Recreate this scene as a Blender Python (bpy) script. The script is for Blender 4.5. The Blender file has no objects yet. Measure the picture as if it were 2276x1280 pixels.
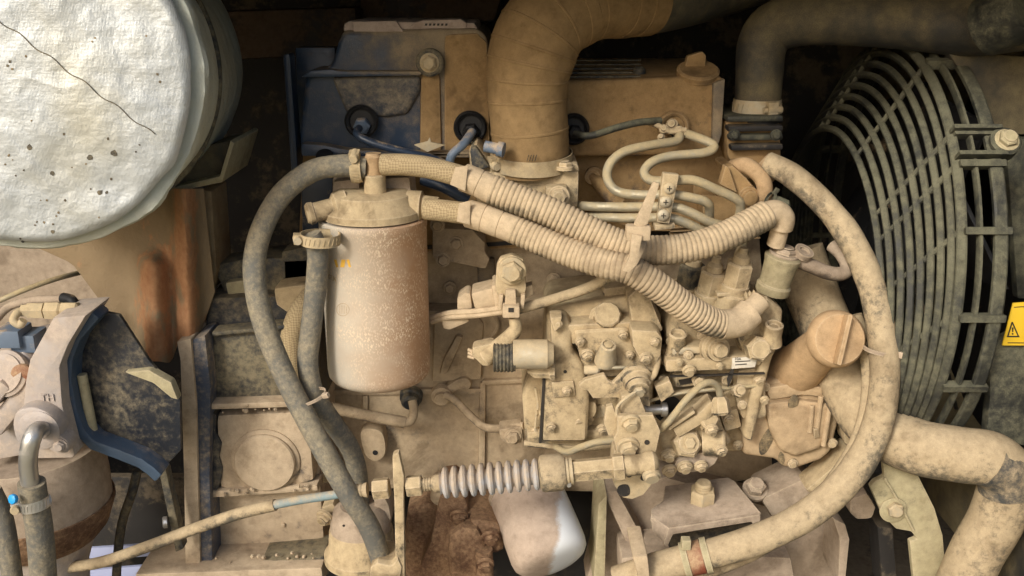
import bpy, bmesh, math, random
from mathutils import Vector, Matrix, noise
from mathutils.bvhtree import BVHTree
random.seed(7)
S = bpy.context.scene
COL = S.collection
# ---------------------------------------------------------------- camera
TILT = math.radians(17); D = 0.9; K = 0.000413 / 0.9
CAM = Vector((0, -D * math.cos(TILT), D * math.sin(TILT)))
FW = Vector((0, math.cos(TILT), -math.sin(TILT))); UPC = Vector((0, math.sin(TILT), math.cos(TILT)))
cd = bpy.data.cameras.new('camera'); co = bpy.data.objects.new('camera', cd); COL.objects.link(co)
co.location = CAM; co.rotation_euler = (math.pi / 2 - TILT, 0, 0)
cd.sensor_width = 36; cd.lens = 18 / (1138 * K); cd.clip_start = 0.01; cd.clip_end = 200
S.camera = co
# ---------------------------------------------------------------- light
W = bpy.data.worlds.new('World'); S.world = W; W.use_nodes = True
SUN_DIR = Vector((-0.60, -0.90, 0.68)).normalized()
sk = W.node_tree.nodes.new('ShaderNodeTexSky'); sk.sky_type = 'NISHITA'; sk.sun_disc = False
sk.sun_elevation = math.asin(SUN_DIR.z); sk.sun_rotation = math.atan2(SUN_DIR.x, SUN_DIR.y)
sk.dust_density = 4; sk.air_density = 1.0
bg = W.node_tree.nodes['Background']; bg.inputs[1].default_value = 0.11
W.node_tree.links.new(sk.outputs[0], bg.inputs[0])
sl = bpy.data.lights.new('sun', 'SUN'); sl.energy = 1.5; sl.angle = math.radians(13); sl.color = (1, 0.98, 0.91)
so = bpy.data.objects.new('sun', sl); COL.objects.link(so)
so.rotation_euler = SUN_DIR.to_track_quat('Z', 'Y').to_euler()
S.view_settings.view_transform = 'Standard'; S.view_settings.look = 'None'
S.view_settings.exposure = 0.65; S.view_settings.gamma = 1
S.render.engine = 'CYCLES'
S.cycles.use_denoising = True
S.cycles.max_bounces = 5; S.cycles.diffuse_bounces = 3; S.cycles.glossy_bounces = 2
S.cycles.use_adaptive_sampling = True; S.cycles.adaptive_threshold = .02
S.cycles.caustics_reflective = False; S.cycles.caustics_refractive = False
# ---------------------------------------------------------------- geometry helpers
FR = Vector((0, -1, 0)); UP = Vector((0, 0, 1)); RT = Vector((1, 0, 0))
def ray(px, py): return FW + RT * ((px - 1138) * K) + UPC * ((640 - py) * K)
def P(px, py, y):
    d = ray(px, py); return CAM + d * ((y - CAM.y) / d.y)
def u_at(p): return K * (p - CAM).dot(FW)            # metres per photo pixel at a point
def V(p, y=0.0):
    if isinstance(p, Vector): return p
    return P(p[0], p[1], p[2] if len(p) > 2 else y)
def cat(pts, n=8, closed=False):                     # Catmull-Rom through points
    out = []; N = len(pts)
    for i in range(N if closed else N - 1):
        if closed: a, b, c, d = pts[(i - 1) % N], pts[i], pts[(i + 1) % N], pts[(i + 2) % N]
        else: a, b, c, d = pts[max(i - 1, 0)], pts[i], pts[i + 1], pts[min(i + 2, N - 1)]
        for k in range(n):
            t = k / n
            out.append(0.5 * ((2 * b) + (c - a) * t + (2 * a - 5 * b + 4 * c - d) * t * t + (3 * b - a - 3 * c + d) * t ** 3))
    if not closed: out.append(pts[-1].copy())
    return out
class B:
    def __init__(s): s.bm = bmesh.new()
    def prism(s, outline, y=0.0, th=0.01, bev=0.0015, sm=0, ext=None, seg=2):
        pts = [V(p, y) for p in outline]
        if sm: pts = cat(pts, sm, True)
        if ext is None: ext = Vector((0, th, 0))
        bm = s.bm
        a = [bm.verts.new(p) for p in pts]; b = [bm.verts.new(p + ext) for p in pts]; n = len(a)
        f = bm.faces.new(a); g = bm.faces.new(b[::-1]); sides = []
        for i in range(n): sides.append(bm.faces.new((a[i], b[i], b[(i + 1) % n], a[(i + 1) % n])))
        bmesh.ops.recalc_face_normals(bm, faces=[f, g] + sides)
        if bev:
            es = list(f.edges)
            if not sm: es += [e for e in sides[0].edges if 0] + [e for q in sides for e in q.edges if e not in f.edges and e not in g.edges]
            bmesh.ops.bevel(bm, geom=list(set(es)), offset=bev, segments=seg, profile=0.6, affect='EDGES', clamp_overlap=True)
        return s
    def lathe(s, p0, d, prof, seg=32, u=None, rot=0.0, cap=True, sq=(1, 1)):
        p0 = V(p0); d = d.normalized(); u = u or u_at(p0)
        x = d.orthogonal().normalized() if abs(d.dot(RT)) > .9 else (RT - d * RT.dot(d)).normalized()
        yv = d.cross(x); bm = s.bm; rings = []
        for a, r in prof:
            rings.append([bm.verts.new(p0 + d * (a * u) + (x * math.cos(rot + 2 * math.pi * i / seg) * sq[0] + yv * math.sin(rot + 2 * math.pi * i / seg) * sq[1]) * (max(r, .01) * u)) for i in range(seg)])
        fs = []
        for A, Bq in zip(rings, rings[1:]):
            for i in range(seg):
                fs.append(bm.faces.new((A[i], A[(i + 1) % seg], Bq[(i + 1) % seg], Bq[i])))
        if cap:
            fs.append(bm.faces.new(rings[0][::-1])); fs.append(bm.faces.new(rings[-1]))
        bmesh.ops.recalc_face_normals(bm, faces=fs)
        return s
    def tube(s, pts, r, y=0.0, seg=14, n=8, prof=None, sq=None, u=None, cap=True, raw=False, wob=0.0):
        pts = [V(p, y) for p in pts]
        path = pts if raw else cat(pts, n)
        u = u or u_at(path[len(path) // 2]); bm = s.bm
        L = [0.0]
        for a, b in zip(path, path[1:]): L.append(L[-1] + (b - a).length)
        if prof:                                     # resample for a radius profile along the length (pitch in metres, [(t, scale)])
            pitch, pat = prof; new = []; rad = []; N = max(1, round(L[-1] / pitch)); pitch = L[-1] / N; j = 0
            for k in range(N):
                for t, sc in pat:
                    x = (k + t) * pitch
                    while j < len(L) - 2 and L[j + 1] < x: j += 1
                    q = (x - L[j]) / max(1e-9, L[j + 1] - L[j]); new.append(path[j].lerp(path[j + 1], q)); rad.append(sc)
            path = new
        else: rad = [1.0] * len(path)
        T = []
        for i in range(len(path)):
            T.append((path[min(i + 1, len(path) - 1)] - path[max(i - 1, 0)]).normalized())
        x = T[0].orthogonal().normalized(); rings = []; N = len(path)
        for i in range(N):
            x = (x - T[i] * x.dot(T[i])).normalized(); yv = T[i].cross(x)
            rr = (r(i / (N - 1)) if callable(r) else r) * u * rad[i]
            w = 1 + (wob * noise.noise(path[i] * 40) if wob else 0)
            rings.append([bm.verts.new(path[i] + (x * math.cos(2 * math.pi * k / seg) + yv * math.sin(2 * math.pi * k / seg)) * rr * w) for k in range(seg)])
        fs = []
        for A, Bq in zip(rings, rings[1:]):
            for i in range(seg): fs.append(bm.faces.new((A[i], A[(i + 1) % seg], Bq[(i + 1) % seg], Bq[i])))
        if cap: fs += [bm.faces.new(rings[0][::-1]), bm.faces.new(rings[-1])]
        bmesh.ops.recalc_face_normals(bm, faces=fs)
        return s
    def box(s, c, sx, sy, sz, ax=None, bev=0.001):   # centre, half sizes in metres, axes
        c = V(c); ax = ax or (RT, Vector((0, 1, 0)), UP)
        pts = [c + ax[0] * sx * i - ax[1] * sy + ax[2] * sz * j for i, j in ((-1, -1), (1, -1), (1, 1), (-1, 1))]
        return s.prism(pts, ext=ax[1] * 2 * sy, bev=bev)
    def hexbolt(s, p, d, r, u=None, washer=True, h=None):
        h = h or r * .75; rot = random.random()
        p = V(p); u = u or u_at(p)
        if washer: s.lathe(p - d * .002, d, [(0, r * 1.28), (r * .12 + 5, r * 1.28), (r * .18 + 5, r * 1.2)], 20, u)
        s.lathe(p - d * .001, d, [(0, r), (h, r), (h + r * .18, r * .82)], 6, u, rot)
        s.lathe(p + d * (h + r * .17) * u, d, [(0, r * .7), (r * .06, r * .66)], 16, u)
        return s
    def hole(s, p, d, r, u=None):
        p = V(p); u = u or u_at(p)
        return s.lathe(p, d, [(0, r), (.6, r)], 16, u)
    def rough(s, amp, sc, sub=0):
        if sub: bmesh.ops.subdivide_edges(s.bm, edges=s.bm.edges[:], cuts=sub, use_grid_fill=True)
        s.bm.normal_update()
        mv = [(v, v.normal * (noise.noise(v.co * sc) * amp)) for v in s.bm.verts]
        for v, m in mv: v.co += m
        return s
    def obj(s, name, mat, parent=None, angle=35):
        me = bpy.data.meshes.new(name); bm = s.bm
        c = Vector((0, 0, 0))
        for v in bm.verts: c += v.co
        c /= max(1, len(bm.verts))
        for v in bm.verts: v.co -= c
        for f in bm.faces: f.smooth = True
        bm.to_mesh(me); bm.free()
        me.set_sharp_from_angle(angle=math.radians(angle))
        o = bpy.data.objects.new(name, me); COL.objects.link(o); o.location = c
        me.materials.append(mat)
        if parent:
            o.parent = parent
            o.matrix_parent_inverse = Matrix.Translation(-WLOC[parent.name])
        WLOC[o.name] = c
        return o
WLOC = {}
def tag(o, label, cat, group=None):
    o['label'] = label; o['category'] = cat
    if group: o['group'] = group
    return o
def struct(o): o['kind'] = 'structure'; return o
def T(name, label, cat, loc, group=None):
    o = bpy.data.objects.new(name, None); COL.objects.link(o); o.location = V(loc); o.empty_display_size = .02
    WLOC[o.name] = o.location.copy(); return tag(o, label, cat, group)
def pr(par, name, mat, outline, y=0.0, th=.01, bev=.0015, sm=0, ext=None, seg=2): return B().prism(outline, y, th, bev, sm, ext, seg).obj(name, mat, par)
def la(par, name, mat, p0, d, prof, seg=32, **k): return B().lathe(p0, d, prof, seg, **k).obj(name, mat, par)
def tu(par, name, mat, pts, r, y=0.0, **k): return B().tube(pts, r, y, **k).obj(name, mat, par)
def bolt(par, p, r, mat, d=FR, name='bolt', **k): return B().hexbolt(p, d, r, **k).obj(name, mat, par)
def strip(pts, w):                                   # 2D outline round a polyline of (px, py)
    L = []; R = []
    for i, p in enumerate(pts):
        a = pts[max(i - 1, 0)]; b = pts[min(i + 1, len(pts) - 1)]
        dx, dy = b[0] - a[0], b[1] - a[1]; l = math.hypot(dx, dy); nx, ny = -dy / l * w / 2, dx / l * w / 2
        L.append((p[0] + nx, p[1] + ny)); R.append((p[0] - nx, p[1] - ny))
    return L + R[::-1]
def on_cyl(px, py, c, R, extra=0.0003):              # ray onto a vertical cylinder with axis through c
    d = ray(px, py); R += extra; ox, oy = CAM.x - c.x, CAM.y - c.y
    A = d.x ** 2 + d.y ** 2; b = ox * d.x + oy * d.y; cc = ox * ox + oy * oy - R * R
    return CAM + d * ((-b - math.sqrt(max(0, b * b - A * cc))) / A)
def circ(cx, cy, rx, ry=None, n=24, a0=0, a1=360):
    ry = ry or rx; full = abs(a1 - a0) >= 360; m = n if full else n + 1
    return [(cx + rx * math.cos(math.radians(a0 + (a1 - a0) * i / n)), cy + ry * math.sin(math.radians(a0 + (a1 - a0) * i / n))) for i in range(m)]
def text(par, name, body, p, xd, zd, size, mat, th=.0004):
    cu = bpy.data.curves.new(name, 'FONT'); cu.body = body; cu.size = size; cu.extrude = th; cu.align_x = 'CENTER'; cu.align_y = 'CENTER'
    t = bpy.data.objects.new(name, cu); COL.objects.link(t)
    me = bpy.data.meshes.new_from_object(t.evaluated_get(bpy.context.evaluated_depsgraph_get()))
    bpy.data.objects.remove(t); o = bpy.data.objects.new(name, me); COL.objects.link(o); me.materials.append(mat)
    xd = xd.normalized(); zd = (zd - xd * zd.dot(xd)).normalized(); n = xd.cross(zd)
    o.matrix_basis = Matrix.Translation(V(p)) @ Matrix((xd, zd, n)).transposed().to_4x4()
    if par: o.parent = par; o.matrix_parent_inverse = Matrix.Translation(-WLOC[par.name])
    return o
# ---------------------------------------------------------------- materials
def dusty(name, paint, amount=.9, dust=(.40, .275, .15), dust2=(.44, .32, .195), rough=.45, metal=0.0, up=.18, sc=18, bump=.25, cast=0.0, streak=None, spec=.4, hard=.12, fine=.5, gx=None, grime=.35, edge=0.0, stain=0.0):
    m = bpy.data.materials.new(name); m.use_nodes = True; nt = m.node_tree; N = nt.nodes; L = nt.links
    bs = N['Principled BSDF']
    geo = N.new('ShaderNodeNewGeometry')
    def nz(scale, det=4, r=.55, vec=None, dist=0.0):
        n = N.new('ShaderNodeTexNoise'); n.inputs['Scale'].default_value = scale; n.inputs['Detail'].default_value = det
        n.inputs['Roughness'].default_value = r; n.inputs['Distortion'].default_value = dist
        L.new(vec or geo.outputs['Position'], n.inputs['Vector']); return n.outputs[0]
    def mt(op, a, b=None, c=None):
        n = N.new('ShaderNodeMath'); n.operation = op
        for i, q in enumerate((a, b, c)):
            if q is None: continue
            if isinstance(q, (int, float)): n.inputs[i].default_value = q
            else: L.new(q, n.inputs[i])
        return n.outputs[0]
    vec = None
    if streak:
        mp = N.new('ShaderNodeMapping'); mp.inputs['Scale'].default_value = streak; L.new(geo.outputs['Position'], mp.inputs[0]); vec = mp.outputs[0]
    n1 = nz(sc, 3, .6, vec); n2 = nz(sc * 7, 2, .7); n3 = nz(1300, 1, .6)
    sep = N.new('ShaderNodeSeparateXYZ'); L.new(geo.outputs['Normal'], sep.inputs[0])
    v = mt('MULTIPLY_ADD', n1, 1.5, amount - .75)
    v = mt('MULTIPLY_ADD', n2, fine, mt('ADD', v, -fine / 2))
    v = mt('MULTIPLY_ADD', n3, .3, mt('ADD', v, -.15))
    v = mt('MULTIPLY_ADD', sep.outputs[2], up, v)
    if gx:                                            # the dust film thickens along the engine
        sx = N.new('ShaderNodeSeparateXYZ'); L.new(geo.outputs['Position'], sx.inputs[0])
        gm = N.new('ShaderNodeMapRange'); L.new(sx.outputs[0], gm.inputs[0])
        for i_, q_ in zip((1, 2, 4), gx): gm.inputs[i_].default_value = q_
        v = mt('ADD', v, gm.outputs[0])
    mr = N.new('ShaderNodeMapRange'); mr.interpolation_type = 'SMOOTHSTEP'
    mr.inputs[1].default_value = .5 - hard; mr.inputs[2].default_value = .5 + hard; L.new(v, mr.inputs[0]); mask = mr.outputs[0]
    dm = N.new('ShaderNodeMix'); dm.data_type = 'RGBA'; L.new(nz(sc * 2.5 + 20, 4, .75), dm.inputs[0])
    dm.inputs[6].default_value = (*dust, 1); dm.inputs[7].default_value = (*dust2, 1)
    g = N.new('ShaderNodeMix'); g.data_type = 'RGBA'; g.blend_type = 'MULTIPLY'; g.inputs[0].default_value = 1
    gr = N.new('ShaderNodeMapRange'); gr.inputs[1].default_value = .25; gr.inputs[2].default_value = .75; gr.inputs[3].default_value = .74; gr.inputs[4].default_value = 1.22
    L.new(mt('MULTIPLY_ADD', n3, .4, mt('MULTIPLY', n2, .6)), gr.inputs[0]); 
    gk = N.new('ShaderNodeMapRange'); gk.interpolation_type = 'SMOOTHSTEP'; gk.inputs[1].default_value = .48; gk.inputs[2].default_value = .75; gk.inputs[4].default_value = grime
    L.new(nz(75, 3, .75), gk.inputs[0])
    gd = N.new('ShaderNodeMix'); gd.data_type = 'RGBA'; L.new(gk.outputs[0], gd.inputs[0]); L.new(dm.outputs[2], gd.inputs[6]); gd.inputs[7].default_value = (dust[0] * .5, dust[1] * .46, dust[2] * .42, 1)
    L.new(gd.outputs[2], g.inputs[6]); L.new(gr.outputs[0], g.inputs[7])
    pm = N.new('ShaderNodeMix'); pm.data_type = 'RGBA'; L.new(mask, pm.inputs[0]); pm.inputs[6].default_value = (*paint, 1); L.new(g.outputs[2], pm.inputs[7])
    colour = pm.outputs[2]
    if stain:                                         # old oil soaked into the dust, in patches of its own
        sm_ = N.new('ShaderNodeMapRange'); sm_.interpolation_type = 'SMOOTHSTEP'; sm_.inputs[1].default_value = .54; sm_.inputs[2].default_value = .64; sm_.inputs[4].default_value = stain
        L.new(nz(13, 5, .62, None, .4), sm_.inputs[0])
        st = N.new('ShaderNodeMix'); st.data_type = 'RGBA'; L.new(sm_.outputs[0], st.inputs[0]); L.new(colour, st.inputs[6]); st.inputs[7].default_value = (.085, .055, .03, 1); colour = st.outputs[2]
    if edge:                                          # edges paler: dust rubbed thin, plus painted edge highlights
        bv = N.new('ShaderNodeBevel'); bv.samples = 3; bv.inputs[0].default_value = .0022
        dt = N.new('ShaderNodeVectorMath'); dt.operation = 'DOT_PRODUCT'; L.new(bv.outputs[0], dt.inputs[0]); L.new(geo.outputs['Normal'], dt.inputs[1])
        em = N.new('ShaderNodeMapRange'); em.inputs[1].default_value = .985; em.inputs[2].default_value = .80; L.new(dt.outputs['Value'], em.inputs[0])
        ew = mt('MULTIPLY', em.outputs[0], mt('MULTIPLY', n2, edge * 1.6))
        ec = N.new('ShaderNodeMix'); ec.data_type = 'RGBA'; L.new(ew, ec.inputs[0]); L.new(colour, ec.inputs[6]); ec.inputs[7].default_value = (.66, .54, .38, 1); colour = ec.outputs[2]
    L.new(colour, bs.inputs['Base Color'])
    L.new(mt('MULTIPLY_ADD', mask, .93 - rough, rough), bs.inputs['Roughness'])
    if metal: L.new(mt('MULTIPLY_ADD', mask, -metal, metal), bs.inputs['Metallic'])
    L.new(mt('MULTIPLY_ADD', mask, .12 - spec, spec), bs.inputs['Specular IOR Level'])
    h = mt('MULTIPLY_ADD', n3, .35, mt('MULTIPLY', mask, .35))
    h = mt('MULTIPLY_ADD', n2, .5, h)
    if cast: h = mt('MULTIPLY_ADD', nz(260, 3, .6), cast, h)
    bp = N.new('ShaderNodeBump'); bp.inputs['Strength'].default_value = bump; bp.inputs['Distance'].default_value = .002
    L.new(h, bp.inputs['Height']); L.new(bp.outputs[0], bs.inputs['Normal'])
    return m
NAVY = (.016, .024, .042); BLK = (.012, .012, .014); OLV = (.10, .092, .055)
M = {
 'block': dusty('dust_over_navy_casting', NAVY, .92, (.375, .285, .18), (.475, .37, .25), cast=.5, edge=.5, stain=.45, up=.4, hard=.22),
 'pump': dusty('khaki_dust_on_pump', (.045, .042, .034), .82, (.38, .29, .17), (.51, .405, .255), cast=.5, edge=.8, stain=.55, fine=.9, up=.5, hard=.24),
 'scuff': dusty('oily_scuff', (.016, .018, .022), .42, (.36, .265, .14), (.42, .32, .18), rough=.35, hard=.5, fine=.5, sc=40),
 'head': dusty('brown_dust_on_cover', NAVY, .92, (.29, .185, .085), (.37, .245, .12), sc=12, up=.35, hard=.25, fine=.8, stain=.5, edge=.35),
 'navy': dusty('navy_paint_part_dusted', (.022, .040, .074), -.02, (.27, .21, .14), (.31, .245, .16), rough=.28, sc=8, up=.5, fine=.9, hard=.4, gx=(-.20, -.06, .85)),
 'cover': dusty('orange_tan_dust_on_cover', (.04, .045, .05), .98, (.41, .295, .175), (.50, .375, .235), sc=14, up=.3, hard=.2, fine=.6, cast=.4, edge=.6, stain=.25),
 'edgeblue': dusty('blue_edge_highlight', (.055, .085, .13), .2, (.25, .22, .18), rough=.3, hard=.3),  # the bracket edge's bright highlight is put into this blue
 'navydust': dusty('navy_flange_dusted', (.05, .064, .095), .38, (.24, .2, .155), (.3, .25, .19), sc=20, fine=1.2, hard=.3),
 'web': dusty('black_paint_with_mud_film', (.014, .017, .024), .30, (.17, .145, .10), (.22, .18, .12), sc=22, fine=1.2, hard=.42, up=.25),
 'navyclean': dusty('navy_paint_mostly_clean', (.022, .034, .058), .22, (.2, .17, .13), rough=.3, up=.3),
 'house': dusty('tan_dust_on_housing', NAVY, .88, (.42, .325, .22), (.52, .415, .295), sc=12, cast=.4, fine=.9, edge=.5, stain=.3, up=.4, hard=.2),
 'houseold': dusty('olive_dusted_dark_panel', (.02, .024, .03), .5, (.19, .165, .11), (.25, .205, .13), sc=22, fine=1.1, hard=.4),
 'film': dusty('thin_dust_film_on_navy', (.03, .04, .058), .52, (.25, .21, .155), (.30, .25, .18), sc=30, fine=1.3, hard=.6, rough=.35),
 'hose': dusty('grey_rubber_dusted', (.125, .122, .108), .5, (.26, .225, .16), (.31, .265, .185), rough=.65, up=.25, sc=34, fine=1.2, bump=.35, hard=.4),
 'hosetan': dusty('rubber_under_tan_dust', (.11, .095, .07), .74, (.35, .27, .165), (.47, .375, .245), rough=.8, sc=24, fine=1.1, hard=.3, stain=.35, up=.4),
 'corr': dusty('corrugated_sleeve_dust', (.10, .085, .06), .85, (.43, .33, .21), (.50, .395, .265), rough=.8, up=.5, bump=.2, hard=.3, stain=.3),
 'sleeve': dusty('tape_sleeve_dust', (.2, .16, .1), 1.2, (.47, .36, .23), (.52, .41, .28), bump=.3),
 'intake': dusty('intake_hose_brown_dust', (.05, .04, .03), .95, (.21, .135, .062), (.30, .20, .098), sc=10, hard=.25, up=.05, streak=(.5, .5, 2.2), bump=.2),
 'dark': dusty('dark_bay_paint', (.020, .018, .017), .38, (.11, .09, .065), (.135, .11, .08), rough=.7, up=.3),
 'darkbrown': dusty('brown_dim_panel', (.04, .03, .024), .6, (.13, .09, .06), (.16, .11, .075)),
 'guard': dusty('olive_dust_guard_plastic', (.022, .023, .021), .52, (.115, .11, .074), (.15, .145, .10), rough=.5, up=.2, hard=.3, fine=.7),
 'shroud': dusty('shroud_dusted', (.03, .03, .03), .55, (.17, .14, .08), (.21, .17, .10), hard=.3, sc=7),
 'blackpl': dusty('black_plastic', (.012, .012, .013), .15, (.12, .10, .07), rough=.5),
 'rust': dusty('rusted_steel', (.16, .055, .022), .55, (.27, .19, .10), (.30, .15, .075), sc=20, rough=.85, hard=.3, fine=1.0, bump=.5),
 'rustdark': dusty('dark_rusted_casting', (.09, .042, .022), .5, (.30, .19, .11), (.34, .22, .13), sc=34, rough=.8, hard=.5, fine=1.0, bump=.4, cast=.6),
 'shield': dusty('heat_shield_tan', (.22, .12, .05), .7, (.27, .20, .115), (.31, .235, .14), sc=9, rough=.8, hard=.35, up=.05),
 'alu': dusty('dusted_aluminium', (.42, .38, .36), .55, (.42, .34, .27), (.48, .40, .33), rough=.45, metal=.35, sc=20, cast=.6, hard=.3),
 'chrome': dusty('chrome_dusted', (.46, .48, .44), .55, (.44, .37, .25), (.5, .43, .31), rough=.28, metal=.8, hard=.35, up=.5),
 'steel': dusty('bare_steel', (.56, .55, .53), .25, (.45, .38, .28), rough=.32, metal=.85, hard=.3),
 'zinc': dusty('dusted_zinc', (.52, .47, .36), .70, (.45, .35, .21), (.52, .42, .27), rough=.4, metal=.6, hard=.3),
 'line': dusty('injection_line_steel', (.42, .38, .28), .55, (.38, .30, .17), (.45, .37, .23), rough=.35, metal=.55, up=.25, hard=.3, fine=.8),
 'clampd': dusty('clamp_band_dust', (.40, .36, .28), .8, (.40, .31, .18), (.47, .37, .23), rough=.4, metal=.5, hard=.3),
 'bracket': dusty('mauve_dust_bracket', (.075, .06, .05), .9, (.345, .27, .20), (.435, .35, .265), bump=.2, edge=.7, stain=.35, up=.4, hard=.25),
 'cap': dusty('orange_dust_cap', (.22, .13, .06), 1.0, (.41, .275, .15), (.48, .335, .195), bump=.2, stain=.25, up=.3, edge=.5),
 'oilfil': dusty('oil_filter_white_paint', (.74, .77, .80), 1.0, (.42, .33, .26), (.48, .38, .30), rough=.35, sc=9, up=.15, hard=.16, fine=.4, gx=(.032, .055, -.9)),
 'strut': dusty('olive_dust_strut', (.07, .07, .055), .92, (.34, .295, .175), (.42, .365, .235), bump=.2, edge=.6, up=.35, hard=.25, stain=.3),
 'scuffhose': dusty('rubbed_dark_hose', (.04, .045, .048), .40, (.35, .27, .165), (.45, .36, .24), rough=.6, hard=.4, fine=1.0, sc=20),
 'duct': dusty('grey_dark_duct', (.045, .045, .04), .5, (.17, .145, .095), (.22, .185, .12), hard=.4, sc=14),
 'black': dusty('black_rubber', (.012, .012, .013), .1, rough=.6),
 'bellow': dusty('pale_bellows_plastic', (.44, .45, .47), .5, (.40, .32, .24), (.46, .38, .29), rough=.55, sc=22, hard=.35, up=.3, fine=.9),
 'bluesheath': dusty('blue_grey_sheath', (.20, .28, .30), .45, (.42, .34, .22), rough=.6, hard=.3),
 'blue': dusty('bright_blue_plastic', (.02, .32, .72), .1, rough=.4),
 'pale': dusty('pale_blue_skylit_metal', (.38, .42, .62), .25, (.3, .25, .2), rough=.4, up=-.2),  # sky light on the frame edges is put into this pale blue
 'bluepaint': dusty('slate_blue_paint', (.12, .16, .22), .3, (.35, .3, .25), rough=.4),
 'yellow': dusty('yellow_label', (.72, .47, .03), .15, (.4, .3, .15), rough=.45, up=0),
 'ink': dusty('dark_print', (.03, .025, .02), .0, rough=.6, up=0),
 'gold': dusty('gold_print', (.62, .36, .05), .22, (.5, .36, .2), rough=.5, up=0),
 'white': dusty('white_tag', (.62, .57, .48), .45, (.5, .4, .28), rough=.6, up=0),
 'red': dusty('faded_red_paint', (.20, .055, .03), .45, (.38, .26, .15), hard=.3),
 'pinktag': dusty('pinkish_dusty_tag', (.42, .34, .30), .7, (.40, .31, .26), (.44, .36, .30), hard=.3),
}
def custom(name):
    m = bpy.data.materials.new(name); m.use_nodes = True; nt = m.node_tree
    return m, nt, nt.nodes, nt.links, nt.nodes['Principled BSDF']
def filter_mat():
    m, nt, N, L, bs = custom('silver_filter_paint_with_dust_flecks')
    geo = N.new('ShaderNodeNewGeometry')
    def nz(sc, det=4, vec=None):
        n = N.new('ShaderNodeTexNoise'); n.inputs['Scale'].default_value = sc; n.inputs['Detail'].default_value = det; n.inputs['Roughness'].default_value = .65
        L.new(vec or geo.outputs['Position'], n.inputs['Vector']); return n.outputs[0]
    sep = N.new('ShaderNodeSeparateXYZ'); L.new(geo.outputs['Position'], sep.inputs[0])
    a = N.new('ShaderNodeMapRange'); L.new(sep.outputs[0], a.inputs[0]); a.inputs[1].default_value = -.165; a.inputs[2].default_value = -.085   # paler left, tanner right: thinner dust plus light painted into the colour
    b = N.new('ShaderNodeMath'); b.operation = 'MULTIPLY_ADD'; L.new(nz(22, 6), b.inputs[0]); b.inputs[1].default_value = .9; b.inputs[2].default_value = -.45
    c = N.new('ShaderNodeMath'); c.operation = 'ADD'; c.use_clamp = True; L.new(a.outputs[0], c.inputs[0]); L.new(b.outputs[0], c.inputs[1])
    mx = N.new('ShaderNodeMix'); mx.data_type = 'RGBA'; L.new(c.outputs[0], mx.inputs[0])
    mx.inputs[6].default_value = (.60, .56, .47, 1); mx.inputs[7].default_value = (.44, .265, .15, 1)
    mp = N.new('ShaderNodeMapping'); mp.inputs['Scale'].default_value = (1, 1, .55); L.new(geo.outputs['Position'], mp.inputs[0])
    f = N.new('ShaderNodeMapRange'); L.new(nz(760, 2, mp.outputs[0]), f.inputs[0]); f.inputs[1].default_value = .53; f.inputs[2].default_value = .60
    mod = N.new('ShaderNodeMapRange'); L.new(nz(40, 3), mod.inputs[0]); mod.inputs[1].default_value = .35; mod.inputs[2].default_value = .65; mod.inputs[4].default_value = .9
    fm = N.new('ShaderNodeMath'); fm.operation = 'MULTIPLY'; L.new(f.outputs[0], fm.inputs[0]); L.new(mod.outputs[0], fm.inputs[1])
    m2 = N.new('ShaderNodeMix'); m2.data_type = 'RGBA'; L.new(fm.outputs[0], m2.inputs[0]); L.new(mx.outputs[2], m2.inputs[6]); m2.inputs[7].default_value = (.78, .64, .47, 1)
    L.new(m2.outputs[2], bs.inputs['Base Color'])
    bs.inputs['Roughness'].default_value = .5; bs.inputs['Metallic'].default_value = .25; bs.inputs['Specular IOR Level'].default_value = .4
    bp = N.new('ShaderNodeBump'); bp.inputs['Strength'].default_value = .12; bp.inputs['Distance'].default_value = .001; L.new(nz(700, 3), bp.inputs['Height']); L.new(bp.outputs[0], bs.inputs['Normal'])
    return m
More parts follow.
